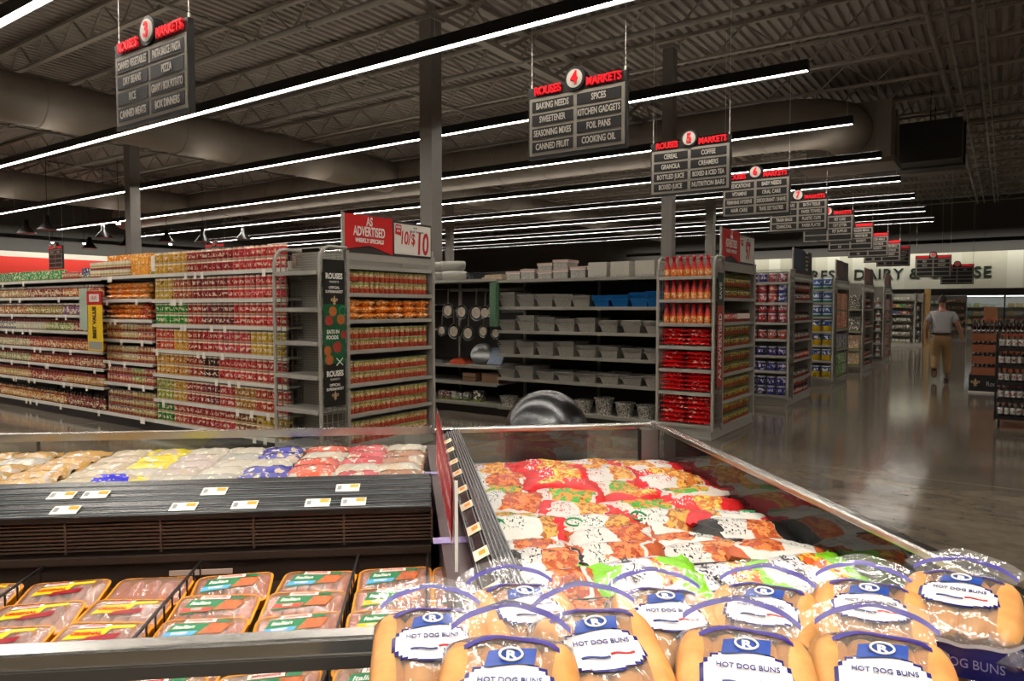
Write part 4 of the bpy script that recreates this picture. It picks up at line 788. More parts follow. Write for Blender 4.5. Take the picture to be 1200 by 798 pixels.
for k in range(5): m = MB().box(-.5, .5, -.3, .3, .12 + k * .22, .14 + k * .22); m.box(-.51, .51, -.315, -.3, .11 + k * .22, .155 + k * .22); m.build('tray', M['black'], t)
for x in (-.46, .46):
    for y in (-.26, .26): MB().tube([(x - .015, y, .045), (x + .015, y, .045)], .045, 12).bar((x, y, .045), (x, y, .12), .02).build('caster', M['black'], t)
P_sb = bottle('rack_bottle', .03, .19, label_mat('rack_bottle_label', .19, [(.2, .62, '#b9bdb4')], (.3, .5), '#8a2a26', base='#241312', tscale=50), capred, 8, .6)
for k in range(5): row(P_sb, -.06, .9, .066, 11.16, .14 + k * .22, cols=['#1c1010'], label='dark bottle with pale label on the %s tray of the black wheeled rack' % ORD[4 - k].replace('fifth', 'bottom'), group='bottles on the %s tray of the wheeled rack' % ORD[4 - k], deep=2, dp=.09)
tag(MB().box(-.3, .3, -.25, .25, 0, .9).box(-.32, .32, -.27, .27, .9, .94).box(-.3, .3, -.25, .25, .94, 1.2).build('far_display_table', plain('green_display', '#3a4a34', .6, var=.4, vs=8), loc=(-.2, 24, 0)), 'dark green far display standing beyond the brown bottle cases', 'display')
# ================================================================ THE WALKING MAN (seen from behind)
def skin_obj(name, nodes, edges, mat, parent, sub=2, root=0):
    me = bpy.data.meshes.new(name); me.from_pydata([n[:3] for n in nodes], edges, []); o = bpy.data.objects.new(name, me); COL.objects.link(o); o.parent = parent; me.materials.append(mat)
    sk = o.modifiers.new('s', 'SKIN'); sk.use_smooth_shade = True; sv = me.skin_vertices[0].data
    for i, n in enumerate(nodes): r = n[3]; sv[i].radius = r if isinstance(r, tuple) else (r, r); sv[i].use_root = (i == root)
    sd = o.modifiers.new('d', 'SUBSURF'); sd.levels = sub; sd.render_levels = sub
    return o
skinm = plain('skin', '#b07a62', .55); shirt = plain('grey_polo', '#b3b1b3', .8, var=.06, vs=12, bump=.4, bs=14); khaki = plain('khaki', '#9a7a52', .8, var=.08, vs=10, bump=.4, bs=16); hairm = plain('dark_hair', '#33221a', .7, bump=.6, bs=90); shoe = plain('brown_shoe', '#3a1c16', .4)
man = thing('person', 'man in grey polo shirt and khaki trousers walking away down the main aisle', 'person', (-1.1, 17.5, 0), radians(4))
N = [(0, 0, .98, (.13, .09)), (0, .0, 1.12, (.13, .09)), (0, 0, 1.28, (.15, .1)), (0, -.01, 1.41, (.13, .09)), (0, -.01, 1.5, .055), (0, .01, 1.57, .055), (0, .02, 1.66, (.072, .088)), (0, .02, 1.74, (.066, .08)),
     (.17, -.01, 1.42, .06), (.29, -.03, 1.19, .045), (.36, .03, .99, .03), (.37, .05, .94, (.036, .02)), (.37, .07, .89, (.034, .016)),
     (-.17, -.01, 1.42, .06), (-.25, -.05, 1.18, .042), (-.27, .05, .98, .028), (-.27, .075, .93, (.036, .02)), (-.265, .1, .88, (.034, .016)),
     (.09, 0, .86, .075), (.105, .08, .5, .05), (.11, .03, .12, .033), (.115, .14, .05, .03),
     (-.09, 0, .86, .075), (-.1, .03, .5, .05), (-.11, -.27, .22, .033), (-.115, -.22, .1, .03)]
E_ = [(0, 1), (1, 2), (2, 3), (3, 4), (4, 5), (5, 6), (6, 7), (3, 8), (8, 9), (9, 10), (10, 11), (11, 12), (3, 13), (13, 14), (14, 15), (15, 16), (16, 17), (0, 18), (18, 19), (19, 20), (20, 21), (0, 22), (22, 23), (23, 24), (24, 25)]
nb = len(N)
for s, base, (hx_, hy_, hz_) in ((1, 12, (.37, .07, .89)), (-1, 17, (-.265, .1, .88))):
    for q, L in ((-.024, .062), (-.008, .072), (.008, .068), (.023, .054)):
        i = len(N); N += [(hx_ + q * .3, hy_ + q, hz_ - .022, .0085), (hx_ + q * .35 - s * .004, hy_ + q * 1.1, hz_ - .022 - L * .5, .008), (hx_ + q * .35 - s * .016, hy_ + q * 1.1, hz_ - .022 - L, .0065)]; E_ += [(base, i), (i, i + 1), (i + 1, i + 2)]
    i = len(N); N += [(hx_ - s * .012, hy_ + .034, hz_ + .02, .0095), (hx_ - s * .018, hy_ + .05, hz_ - .018, .008)]; E_ += [(base - 1, i), (i, i + 1)]
skin_obj('body', N, E_, skinm, man)
skin_obj('polo_shirt', [(0, -.005, .95, (.19, .14)), (0, -.01, 1.1, (.195, .145)), (0, -.01, 1.27, (.205, .142)), (0, -.01, 1.4, (.17, .11)), (0, -.012, 1.475, (.075, .07)), (.185, -.01, 1.4, .078), (.275, -.03, 1.23, .078), (-.185, -.01, 1.4, .078), (-.255, -.045, 1.23, .078)],
         [(0, 1), (1, 2), (2, 3), (3, 4), (3, 5), (5, 6), (3, 7), (7, 8)], shirt, man)
skin_obj('trousers', [(0, 0, 1.0, (.165, .12)), (0, -.005, .9, (.17, .13)), (.1, -.005, .8, .115), (.11, .08, .5, .09), (.11, .035, .12, .07), (-.1, -.005, .8, .115), (-.105, .03, .5, .09), (-.11, -.25, .23, .07)],
         [(0, 1), (1, 2), (2, 3), (3, 4), (1, 5), (5, 6), (6, 7)], khaki, man)
m = MB(); m.tube([(.17 * cos(a), .125 * sin(a), 1.0) for a in [2 * pi * k / 24 for k in range(25)]], .018, 6, caps=False); m.build('belt', plain('brown_belt', '#3a2418', .5), man)
m = MB().grid(lambda u, v: (.083 * cos(2 * pi * u) * sin(pi * .52 * v + .01) * 1.0, .02 + (-.012) + .098 * sin(2 * pi * u) * sin(pi * .52 * v + .01), 1.685 + .115 * cos(pi * .52 * v + .01) - (.03 if sin(2 * pi * u) < -.2 else 0) * v), 20, 8); m.build('hair', hairm, man)
for s, y, z, t_ in ((1, .03, .0, 0), (-1, -.27, .1, -.9)):
    m = MB().grid(lambda u, v: ((.048 + .006 * sin(pi * v)) * cos(2 * pi * u) * (1 - (2 * abs(v - .5)) ** 4) ** .5, -.08 + .28 * v, .045 + .045 * sin(2 * pi * u) * (1 - (2 * abs(v - .5)) ** 4) ** .5 * (1.1 - .5 * v)), 12, 10)
    m.build('shoe', shoe, man, loc=(s * .112, y, z + (.0 if s > 0 else .1)), rot=(t_, 0, 0))
m = MB().lathe([(0, -.03), (.02, -.02), (.025, 0), (.02, .02), (0, .03)], 8, sx=.4)
for s in (-1, 1): MB().lathe([(0, -.034), (.018, -.024), (.022, 0), (.018, .022), (0, .032)], 8, sx=.5).build('ear', skinm, man, loc=(s * .084, .015, 1.655))
MB().lathe([(0, -.02), (.012, -.012), (.014, 0), (.008, .02), (0, .03)], 8).build('nose', skinm, man, loc=(0, .118, 1.655))
# ================================================================ STEEL DOME BIN
p = cw(.67, 4.2)
t = thing('waste_bin', 'dark polished metal dome standing behind the cooler', 'waste bin', p)
dm = NT('dark_polished_metal'); dm.p(Base_Color=hx('#5a5a5c'), Metallic=1., Roughness=.26); dm.bump(dm.noise(dm.mapv(dm.co(), sc=(1, 1, 6)), 60, 3), .08, .002)
MB().lathe([(.245, 0), (.245, .78), (.255, .785), (.255, .8)], 48).build('bin_body', dm.m, t)
MB().lathe([(.252 * cos(a), .8 + .255 * sin(a)) for a in [pi / 2 * k / 20 for k in range(20)]] + [(0, 1.055)], 48).build('dome_lid', dm.m, t)
# ================================================================ COOLERS
CA2 = CA + radians(2.1); PV = cw(.6, 3.52)
def cw2(u, v, z=0): a, b = u - .6, v - 3.52; return (PV[0] + a * cos(CA2) - b * sin(CA2), PV[1] + a * sin(CA2) + b * cos(CA2), z)
maroon = plain('dark_maroon_panel', '#4a3a3c', .35, var=.08); dkm = plain('cooler_dark_interior', '#30251f', .4, var=.3, vs=4); bodym = plain('cooler_body_grey', '#5a5650', .45)
blk = plain('strip_black', '#141416', .25); grv = plain('strip_line_silver', '#8e9398', .3, .7); stl = plain('rail_steel', '#cbc9c4', .22, 1., bump=.03, bs=120); stl2 = plain('rail_grey', '#8e8c88', .35, .6)
# left island
u0, u1 = -4.6, -.01
t = thing('island_cooler', 'long open island cooler with sausage trays in front and packs behind', 'cooler', cw((u0 + u1) / 2, 2.4), CA)
o_ = (-(u0 + u1) / 2, -2.4, 0)
def B(m, n, mat, **k): return m.build(n, mat, t, loc=o_, **k)
B(MB().box(u0, u1, 1.3, 1.35, .1, .76).box(u0, u1, 3.5, 3.56, .1, .79).box(u0, u1, 1.35, 3.5, .1, .3), 'outer_body', bodym); B(MB().box(u0 + .02, u1, 1.36, 3.49, 0, .1), 'plinth', M['kick'])
B(MB().box(u0, u1, 1.35, 2.2, .68, .72).box(u0, u1, 2.45, 3.5, .68, .82), 'well_floor', dkm)
m = MB().box(u0, u1, 2.24, 2.3, .7, .925); m.box(u0, u1, 2.2, 2.24, .7, .80); m.box(u0, u1, 2.185, 2.2, .795, .815); B(m, 'inner_wall', dkm)
m = MB()
for k in range(9): m.box(u0, u1, 2.225, 2.24, .822 + k * .011, .827 + k * .011)
uu = u0
while uu < u1: m.box(uu, uu + .006, 2.222, 2.24, .815, .92); uu += .27
B(m, 'air_grille', plain('grille_brown', '#5a4a40', .35, .5))
m = MB().prism([(2.215, .915), (2.47, .962), (2.47, .975), (2.215, .93)], u0, u1, 'x'); m.box(u0, u1, 2.44, 2.5, .72, .965); B(m, 'ridge_top', blk)
m = MB()
for v in (2.222, 2.235, 2.26, 2.275, 2.315, 2.33, 2.345, 2.375, 2.39, 2.43): z = .93 + (v - 2.215) * .1765; m.box(u0, u1, v, v + (.006 if v in (2.222, 2.315) else .003), z, z + .002)
B(m, 'price_rail', grv)
for (px, py) in ((-1.53, 0), (-1.16, 0), (-1.06, 0), (-.70, 0), (-.28, 0), (-1.53, 1), (-1.10, 1), (-.76, 1), (-.58, 1), (-.36, 1), (-.25, 1), (-1.9, 0), (-2.1, 1), (-2.5, 0)):
    v = 2.36 if py == 0 else 2.255; z = .93 + (v - 2.215) * .1765 + .004
    q = MB().box(-.038, .038, -.022, .022, 0, .0015, 0).box(.006, .034, .0, .018, .0015, .002, 1).box(-.033, -.02, -.01, .012, .0015, .002, 2).build('price_tag', [M['paper'], M['orange'], plain('grey_barcode', '#8a8a8a', .6)], t, loc=(o_[0] + px, o_[1] + v, z), rot=(.3, 0, 0))
B(MB().box(u0, u1, 3.5, 3.54, .93, .965), 'back_rail', stl)
B(MB().box(u0, u1, 3.515, 3.522, .79, .93), 'back_glass', M['glass'])
m = MB()
for a in (-.14, -1.9, -3.7): m.box(a, a + .075, 3.50, 3.535, .72, .93)
B(m, 'glass_post', stl2)
m = MB().box(u0, u1, 1.3, 1.345, .915, .95); B(m, 'front_rail', stl, bevel=.006); B(MB().box(u0, u1, 1.296, 1.305, .893, .916), 'front_rail_lip', plain('rail_dark_lip', '#55524e', .4, .4))
B(MB().box(u0, u1, 1.318, 1.324, .76, .9), 'front_glass', M['glass'])
B(MB().box(-.14, -.08, 2.2, 2.23, .72, .74).box(-.78, -.6, 2.18, 2.185, .755, .77), 'notice_strip', plain('pale_notice', '#b0988c', .5))
m = MB()
for a in (-1.38, -1.11, -.675, -.225, .0 - .02):
    m.bar((a, 1.37, .80), (a, 2.15, .81), .006); m.bar((a, 1.37, .74), (a, 2.15, .745), .004)
    for k in range(14): m.bar((a, 1.4 + k * .056, .72), (a, 1.4 + k * .056, .803), .004)
B(m, 'wire_divider', M['black'])
m = MB()
for a in (-2.05, -1.68, -1.28, -.98, -.72, -.42): m.bar((a, 2.52, .84), (a, 3.46, .84), .005); m.bar((a, 2.52, .84), (a, 2.52, .72), .005)
B(m, 'rear_wire_divider', M['wire'])
# end cooler
t = thing('end_cooler', 'open end cooler filled with bags of frozen food, glass sides and steel rail', 'cooler', cw2(.6, 2.4), CA2)
o_ = (-.6, -2.4, 0)
B(MB().box(0, 1.17, 1.3, 1.34, .1, .8).box(0, 1.17, 3.5, 3.56, .1, .77).box(1.13, 1.17, 1.3, 3.56, .1, .77).box(.0, 1.17, 1.3, 3.56, .1, .3), 'outer_body', bodym); B(MB().box(.02, 1.14, 1.34, 3.52, 0, .1), 'plinth', M['kick'])
B(MB().box(.0, 1.15, 1.34, 3.5, .66, .70), 'well_floor', dkm)
B(MB().box(1.17, 1.275, 1.25, 3.6, .83, .85).box(1.275, 1.31, 1.25, 3.62, .80, .86), 'bumper_rail', plain('bumper_dark', '#35332f', .35))
B(MB().box(1.135, 1.142, 1.34, 3.5, .77, .935), 'side_glass', M['glass']); B(MB().box(1.128, 1.135, 1.34, 3.5, .765, .775), 'glass_gasket', M['black'])
B(MB().box(1.118, 1.158, 1.3, 3.56, .935, .958), 'side_rail', stl, bevel=.005); B(MB().box(.0, 1.15, 3.51, 3.545, .93, .96), 'back_rail', stl, bevel=.008)
B(MB().box(.0, 1.13, 3.518, 3.525, .77, .93), 'back_glass', M['glass'])
B(MB().box(1.045, 1.13, 3.48, 3.53, .70, .93).box(1.04, 1.045, 3.49, 3.53, .70, .93, 1).box(1.11, 1.15, 3.5, 3.56, .925, .962), 'glass_post', [stl2, M['black']])
B(MB().box(.0, 1.13, 1.3, 1.34, .8, .86), 'front_rail', stl)
B(MB().box(-.03, .0, 1.34, 3.5, .1, .86).box(-.035, .04, 1.36, 3.48, .86, .885), 'divider_cap', maroon); B(MB().box(-.03, .02, 1.5, 1.62, .885, .9), 'end_clip', M['black'])
B(MB().box(.1, .112, 1.34, 3.5, .7, .95), 'inner_wall', dkm)
m = MB().prism([(.03, .93), (.066, .948), (.066, .935), (.03, .915)], 1.36, 3.48, 'y'); m.prism([(.07, .945), (.118, .962), (.118, .95), (.07, .93)], 1.36, 3.48, 'y'); m.box(.035, .11, 1.36, 3.48, .885, .935); B(m, 'ridge_top', blk)
m = MB()
for a, z in ((.032, .9315), (.062, .9465), (.072, .946), (.082, .9495), (.091, .9527), (.1, .956), (.108, .9588), (.115, .961)): m.box(a, a + .002, 1.36, 3.48, z, z + .002)
B(m, 'price_rail', grv)
for k in range(9):
    MB().box(-.02, .02, -.033, .033, 0, .0015).box(-.006, .012, -.012, .016, .0015, .002, 1).build('price_tag', [plain('cream_tag', '#efe3c8', .6) if k == 0 else bpy.data.materials['cream_tag'], M['orange']], t, loc=(o_[0] + .05, o_[1] + 1.52 + k * .215 + (k % 2) * .02, .943), rot=(0, -.46, pi / 2 * 0))
m = MB()
for v in (1.78, 1.98, 2.42, 2.9):
    m.bar((.2, v, .80), (1.1, v, .80), .006)
    for k in range(14): m.bar((.22 + k * .065, v, .72), (.22 + k * .065, v, .80), .004)
B(m, 'wire_divider', M['black'])
# acrylic sign holder with red sheet
t = thing('acrylic_sign', 'clear acrylic holder with a red poster sheet standing on the cooler divider', 'sign holder', cw2(-.008, 2.35, .886), CA2)
acr = clear('acrylic', (1, .94, .95, 1), .22, .05, haze=(1, .72, .76, 1), boost=.3); rs = NT('red_poster'); _c = rs.co(); _x, _y, _z = rs.sep(_c)
m = MB().grid(lambda u, v: (.003 * sin(u * 3) - .004, -.55 + 1.1 * u, -.03 + v * (.26 + .04 * u)), 16, 4); m.build('acrylic_sheet', acr, t)
w_ = rs.math('GREATER_THAN', rs.math('FRACT', rs.math('MULTIPLY', _z, 14)), .62); rs.p(Base_Color=rs.mix(rs.math('MULTIPLY', w_, rs.math('GREATER_THAN', rs.noise(rs.mapv(_c, sc=(1, 1, .3)), 40, 1), .5)), hx('#c41f2c'), hx('#f2d8d4')), Roughness=.4)
m = MB(); m.grid(lambda u, v: (-.009, -.5 + .95 * u, .05 + v * (.17 + .04 * u)), 14, 3); m.grid(lambda u, v: (-.0065, .45 - .95 * u, .05 + v * (.21 - .04 * u)), 14, 3); m.build('poster', rs.m, t)
MB().box(-.004, .004, -.556, -.55, -.03, .23).build('white_edge', M['white'], t)
tape = plain('lilac_tape', '#a89ad0', .3)
MB().box(-.05, .05, -.34, -.29, .001, .003).build('tape_strip', tape, t); MB().box(-.05, .02, .5, .54, .001, .003).build('tape_strip', tape, t)
# ---------------------------------------------------------------- sausage trays
trayo = plain('tray_orange_foam', '#f59a14', .5, var=.06); sausm = plain('raw_sausage', '#c8683c', .35, var=.35, vs=30); sausp = plain('pink_sausage', '#c89484', .35, var=.25, vs=40)
film = clear('pack_film', (1, .98, .96, 1), .16, .12, .9, 45, haze=(.95, .8, .74, 1), boost=1.6)
dish = plain('dish_print', '#c8622a', .4, var=.7, vs=70); lgreen = plain('label_green', '#0d7a44', .35); lyel = plain('label_yellow', '#f2cc12', .35); lred = plain('label_dark_red', '#9a1c28', .35)
def rrect(w, l, r, n=4):
    p = []
    for cx, cy, a0 in ((w / 2 - r, l / 2 - r, 0), (-w / 2 + r, l / 2 - r, pi / 2), (-w / 2 + r, -l / 2 + r, pi), (w / 2 - r, -l / 2 + r, 1.5 * pi)):
        for i in range(n + 1): a = a0 + pi / 2 * i / n; p.append((cx + r * cos(a), cy + r * sin(a)))
    return p
PW, PL = .212, .148
def tray_pack(kind):
    t = thing('sausage_pack', 'x', 'sausage pack')
    a = rrect(PW * .88, PL * .84, .02); b = rrect(PW, PL, .026); c_ = rrect(PW - .012, PL - .012, .022); d = rrect(PW * .84, PL * .8, .018); n = len(a)
    vs = [(x, y, 0) for x, y in a] + [(x, y, .034) for x, y in b] + [(x, y, .036) for x, y in c_] + [(x, y, .006) for x, y in d]
    fs = [tuple(range(n))[::-1], tuple(range(3 * n, 4 * n))] + [(k * n + i, k * n + (i + 1) % n, (k + 1) * n + (i + 1) % n, (k + 1) * n + i) for k in range(3) for i in range(n)]
    MB().add(vs, fs).build('tray', trayo, t, bevel=.0015)
    m = MB()
    for i in range(5):
        x = -.078 + i * .039; m.tube([(x + .004 * sin(k * .8 + i), -.058 + .116 * k / 6, .022 + .003 * sin(k * 1.1 + i)) for k in range(7)], [.009, .0165, .018, .018, .018, .0165, .009], 10)
    m.build('sausages', sausm if kind == 'green' else sausp, t)
    H = lambda x, y: .034 + .011 * max(0, 1 - abs(2 * x / PW) ** 4) ** .5 * max(0, 1 - abs(2 * y / PL) ** 4) ** .5
    MB().grid(lambda u, v: ((u - .5) * PW * .94, (v - .5) * PL * .92, H((u - .5) * PW, (v - .5) * PL) + .0007 * sin(u * 50 + v * 9)), 24, 14).build('film', film, t)
    z = lambda x, y: H(x, y) + .0012
    def patch(m, pts, mi, dz=0.):
        (x0, y0), (x1, y1), (x2, y2), (x3, y3) = pts; N = 6
        m.grid(lambda u, v: ((x0 * (1 - u) + x1 * u) * (1 - v) + (x3 * (1 - u) + x2 * u) * v, (y0 * (1 - u) + y1 * u) * (1 - v) + (y3 * (1 - u) + y2 * u) * v, z((x0 * (1 - u) + x1 * u) * (1 - v) + (x3 * (1 - u) + x2 * u) * v, (y0 * (1 - u) + y1 * u) * (1 - v) + (y3 * (1 - u) + y2 * u) * v) + dz), N, 3, mi)
    m = MB()
    if kind == 'green':
        patch(m, [(-.075, .0), (.055, -.002), (.06, .03), (-.066, .036)], 0); patch(m, [(-.08, -.02), (-.008, -.016), (.0, .002), (-.075, -.0)], 2, .0004); patch(m, [(-.045, .036), (.03, .036), (.03, .052), (-.043, .052)], 1, .0006); patch(m, [(.032, .034), (.062, .036), (.064, .048), (.034, .047)], 0)
        patch(m, [(-.08, -.028), (.045, -.008), (.05, .0), (-.078, -.02)], 0); patch(m, [(.0, -.012), (.056, -.01), (.07, .03), (.022, .03)], 3, .0008)
        lab = m.build('label', [lgreen, M['white'], M['obj'], dish], t)
        text('Johnsonville', .0125, M['red'], lab, (-.007, .044, z(-.007, .044) + .002), (0, 0, 0), .95, .0002, bold=.0003); text('Italian', .021, M['white'], lab, (-.038, .016, z(-.038, .016) + .002), (.0, 0, .04), 1, .0002, bold=.0004, shear=.3)
    else:
        patch(m, [(-.075, -.012), (.01, -.004), (.02, .032), (-.062, .024)], 0); patch(m, [(.0, .028), (.068, .036), (.07, .048), (.01, .042)], 0); patch(m, [(-.03, -.02), (.045, -.008), (.05, .014), (-.02, -.002)], 2, .0006); patch(m, [(-.058, .03), (.01, .036), (.012, .048), (-.055, .043)], 1, .0004)
        lab = m.build('label', [lyel, M['white'], lred, dish], t)
        text('ORIGINAL', .016, M['red'], lab, (-.028, .008, z(-.028, .008) + .002), (0, 0, .06), .95, .0002, bold=.0006); text('Johnsonville', .011, M['red'], lab, (-.022, .0395, z(-.02, .04) + .002), (0, 0, .06), .95, .0002, bold=.0002)
    return t
tg_, ty_ = proto(tray_pack('green')), proto(tray_pack('yellow'))
P_plain = thing('sausage_pack', 'x', 'sausage pack')
for k in tg_.children:
    if not k.name.startswith('label'): c = k.copy(); COL.objects.link(c); c.parent = P_plain
proto(P_plain)
stripe = {'SWEET': '#5aa8dc', 'HOT': '#e04a3a', 'MILD': '#f2b41c'}
cols_ = [(-1.47, 'y'), (-1.24, 'y'), (-1.005, 'y'), (-.785, 'y'), (-.565, 'g'), (-.335, 'g'), (-.112, 'g'), (.1 - .0, 'g')]
rows_ = [2.035, 1.885, 1.745, 1.60, 1.46]
wrd = {-1.47: 'first column from the left', -1.24: 'second column from the left', -1.005: 'column left of the plain tray', -.785: 'column next to the green labels', -.565: 'left green label column', -.335: 'middle green label column', -.112: 'beside the red poster', .1: 'column behind the acrylic sign'}
fl = {(-.565, 0): 'SWEET', (-.335, 0): 'SWEET', (-.112, 0): 'SWEET', (-.565, 1): 'HOT', (-.335, 1): 'HOT', (-.112, 1): 'MILD', (-.112, 2): 'MILD', (-.335, 3): 'MILD'}
for u, kd in cols_:
    if u > 0: continue
    for r, v in enumerate(rows_):
        if r == 0 and u == -.785: P = P_plain
        else: P = tg_ if kd == 'g' else ty_
        jr = random.uniform(-.10, .14) if u != -.112 else random.uniform(-.02, .02)
        w = fl.get((u, r), ['MILD', 'HOT', 'SWEET'][r % 3]); lean = .16 + random.uniform(-.02, .03)
        d = dup(P, cw(u + random.uniform(-.006, .006), v, .735), rot=(lean, random.uniform(-.02, .02), CA + jr), label='sausage tray%s, %s, %s row from back' % (' without print' if P is P_plain else (' with green %s label' % w if kd == 'g' else ' with yellow label'), wrd[u], ORD[r].replace('top', 'first')))
        for c in d.children:
            if c.name.startswith('label'): c.color = hx(stripe[w]); text(w, .012, M['white'], c, (-.04, -.009, .0475), (0, 0, .05), 1, .0002, bold=.0004) if kd == 'g' else None
for r in range(2):
    d = dup(tg_, cw(.1, 2.03 - r * .15, .735), rot=(.16, 0, CA), label='orange sausage tray seen only through the acrylic sign, %s row' % ['back', 'front'][r])
# ---------------------------------------------------------------- packs in the rear bay of the island cooler
def bagprint(name, base, c1, c2, s1=9, s2=26, tx=None, shiny=.2):
    t = NT(name); co = t.vadd(t.co(), t.rnd3()); b = t.info('Color') if base is None else hx(base)
    c = t.mix(t.math('GREATER_THAN', t.noise(co, s1, 2), .6), b, hx(c1)); c = t.mix(t.math('GREATER_THAN', t.noise(co, s2, 2), .62), c, hx(c2))
    t.p(Base_Color=c, Roughness=shiny); t.bump(t.noise(co, 26, 3), .5, .008); return t.m
rb_ = bagprint('rear_pack_print', None, '#b8a48c', '#d8d0c0')
P_rp_ = proto(pillow(MB(), .30, .2, .05, 10, 8, 0, 9, .005).build('meat_pack', [rb_]))
rc = [(-2.35, '#b08a5a', 'brownish'), (-2.1, '#c89a5a', 'tan'), (-1.83, '#c8903a', 'golden'), (-1.5, '#c8a4a0', 'pink and white'), (-1.15, '#d8c01c', 'yellow'), (-.86, '#b8a09a', 'pale pink'), (-.57, '#a8a69a', 'grey white'), (-2.62, '#b08a5a', 'tan brown')]
pos = {}
for j, (px, colr, nm) in enumerate([(-70, '#b8a48a', 'far left tan'), (-20, '#b08848', 'dull gold'), (20, '#b08848', 'brown and gold'), (75, '#c0924a', 'gold brown'), (135, '#b8a88c', 'pale tan'), (178, '#d8c422', 'yellow'), (225, '#b4a49a', 'pale pinkish grey'), (272, '#a4a298', 'grey white'), (318, '#3a3a98', 'blue and purple'), (372, '#c04a34', 'orange and red'), (425, '#b84048', 'pinkish red'), (470, '#9a6a50', 'brown')]):
    u = (px - 507.5) / 838 * 3.05
    for r in range(7):
        dup1(P_rp_, cw(u + random.uniform(-.01, .01) - 0 * r, 2.62 + r * .125, .835 + .002 * r), color=colr if random.random() < .8 else '#b8b0a0', rot=(.12, 0, CA + random.uniform(-.12, .12)), label='%s pack lying in the rear bay of the island cooler' % nm, group='%s packs in the rear bay' % nm, scale=(.62, .95, 1))
for nm, u, v, c in (('yellow', -1.55, 2.56, '#f2d81c'), ('white', -1.75, 2.56, '#e0dcd4'), ('blue', -1.10, 2.56, '#2a2ac0'), ('orange red', -.42, 2.56, '#d8543a')):
    dup1(P_rp_, cw(u, v, .95), color=c, rot=(.3, 0, CA), label='bright %s pack poking up just behind the price rail' % nm, scale=(.4, .35, .5))
for o in COL.objects:
    if o.name.startswith('meat_pack'): o['category'] = 'meat pack'
# ---------------------------------------------------------------- frozen bags
def fz(name, base, end, pic, pic2, txt, endw=.2, picx=(.45, .8), side=None):
    """bag print: base field, coloured end(s), a food picture patch, lines of lettering"""
    t = NT(name); co = t.co(); x, y, z = t.sep(co); X = t.math('ADD', t.math('DIVIDE', x, .34), .5); Y = t.math('ADD', t.math('DIVIDE', y, .22), .5)
    rv_ = t.vadd(co, t.rnd3()); w = t.math('ADD', X, t.math('MULTIPLY', t.math('SUBTRACT', t.noise(rv_, 7, 3), .5), .7)); rv = t.vadd(co, t.rnd3())
    c = hx(base)
    c = t.mix(t.math('MULTIPLY', between(t, X, .18, picx[0] - .04), t.math('MULTIPLY', between(t, Y, .3, .78), t.math('GREATER_THAN', t.noise(t.mapv(rv, sc=(1, .5, 1)), 130, 1), .6))), c, hx(txt))
    p_ = t.mix(t.math('GREATER_THAN', t.noise(rv, 30, 5, .7), .5), hx(pic), hx(pic2)); p_ = t.mix(t.math('GREATER_THAN', t.noise(t.vadd(rv, rv), 22, 4, .7), .6), p_, hx('#7a3416'))
    c = t.mix(t.math('MULTIPLY', between(t, w, picx[0], picx[1]), between(t, t.math('ADD', Y, t.math('MULTIPLY', t.math('SUBTRACT', t.noise(rv, 12, 2), .5), .3)), .16, .86)), c, p_)
    c = t.mix(t.math('LESS_THAN', w, endw * .7), c, hx(end)); c = t.mix(t.math('GREATER_THAN', w, 1 - endw * .9), c, hx(side or end))
    t.p(Base_Color=c, Roughness=.24); t.bump(t.noise(rv, 20, 4, .6), .75, .014); return t.m
FZ = [fz('frozen_red_white', '#cdc6be', '#c8161c', '#b8641c', '#e0a44a', '#c02a2c'), fz('frozen_red', '#cf1a1e', '#c8161c', '#c8641c', '#e8c04a', '#f4e8d8', .12), fz('frozen_white_green_logo', '#d2cfc6', '#d3242a', '#9a5a22', '#d8a04a', '#2a4a3a', .2, (.55, .82)),
      fz('frozen_white_meat', '#cfcbc3', '#b8562c', '#a8401c', '#d87a3c', '#3a4a44', .1, (.4, .85)), fz('frozen_black_white', '#cbc7c0', '#1a1716', '#b04a20', '#d8884a', '#1a1716', .26, (.5, .76)), fz('frozen_green_white', '#d0cdd2', '#7cc81c', '#c8501c', '#e8b83a', '#1c1a1c', .26, (.55, .78)),
      fz('frozen_orange_green', '#cdc2b6', '#c81a1c', '#d88a2a', '#3a9a2a', '#b8281c', .16, (.3, .8))]
bagp = []
for i, mt in enumerate(FZ):
    bagp.append(proto(pillow(MB(), .36, .235, .075, 22, 14, 0, i + 20, .006).build('frozen_food_bag', mt)))
bname = ['red and white', 'mostly red', 'red ended white', 'white with meat picture', 'black and white', 'green and white skillet', 'orange and green printed']
LAY = [(3.36, [0, 1, 0, 1], .0), (3.22, [0, 1, 0, 0], .02), (3.06, [3, 1, 0, 1], .02), (2.9, [6, 1, 6, 0], .02), (2.74, [3, 6, 1, 6], .02), (2.58, [6, 0, 6, 1], .01), (2.40, [2, 2, 2, 2], .02), (2.22, [3, 3, 3, 4], .02), (2.06, [4, 3, 4, 3], .02), (1.86, [3, 5, 5, 5], .03), (1.7, [3, 5, 0, 5], .0), (1.5, [2, 5, 3, 5], -.01)]
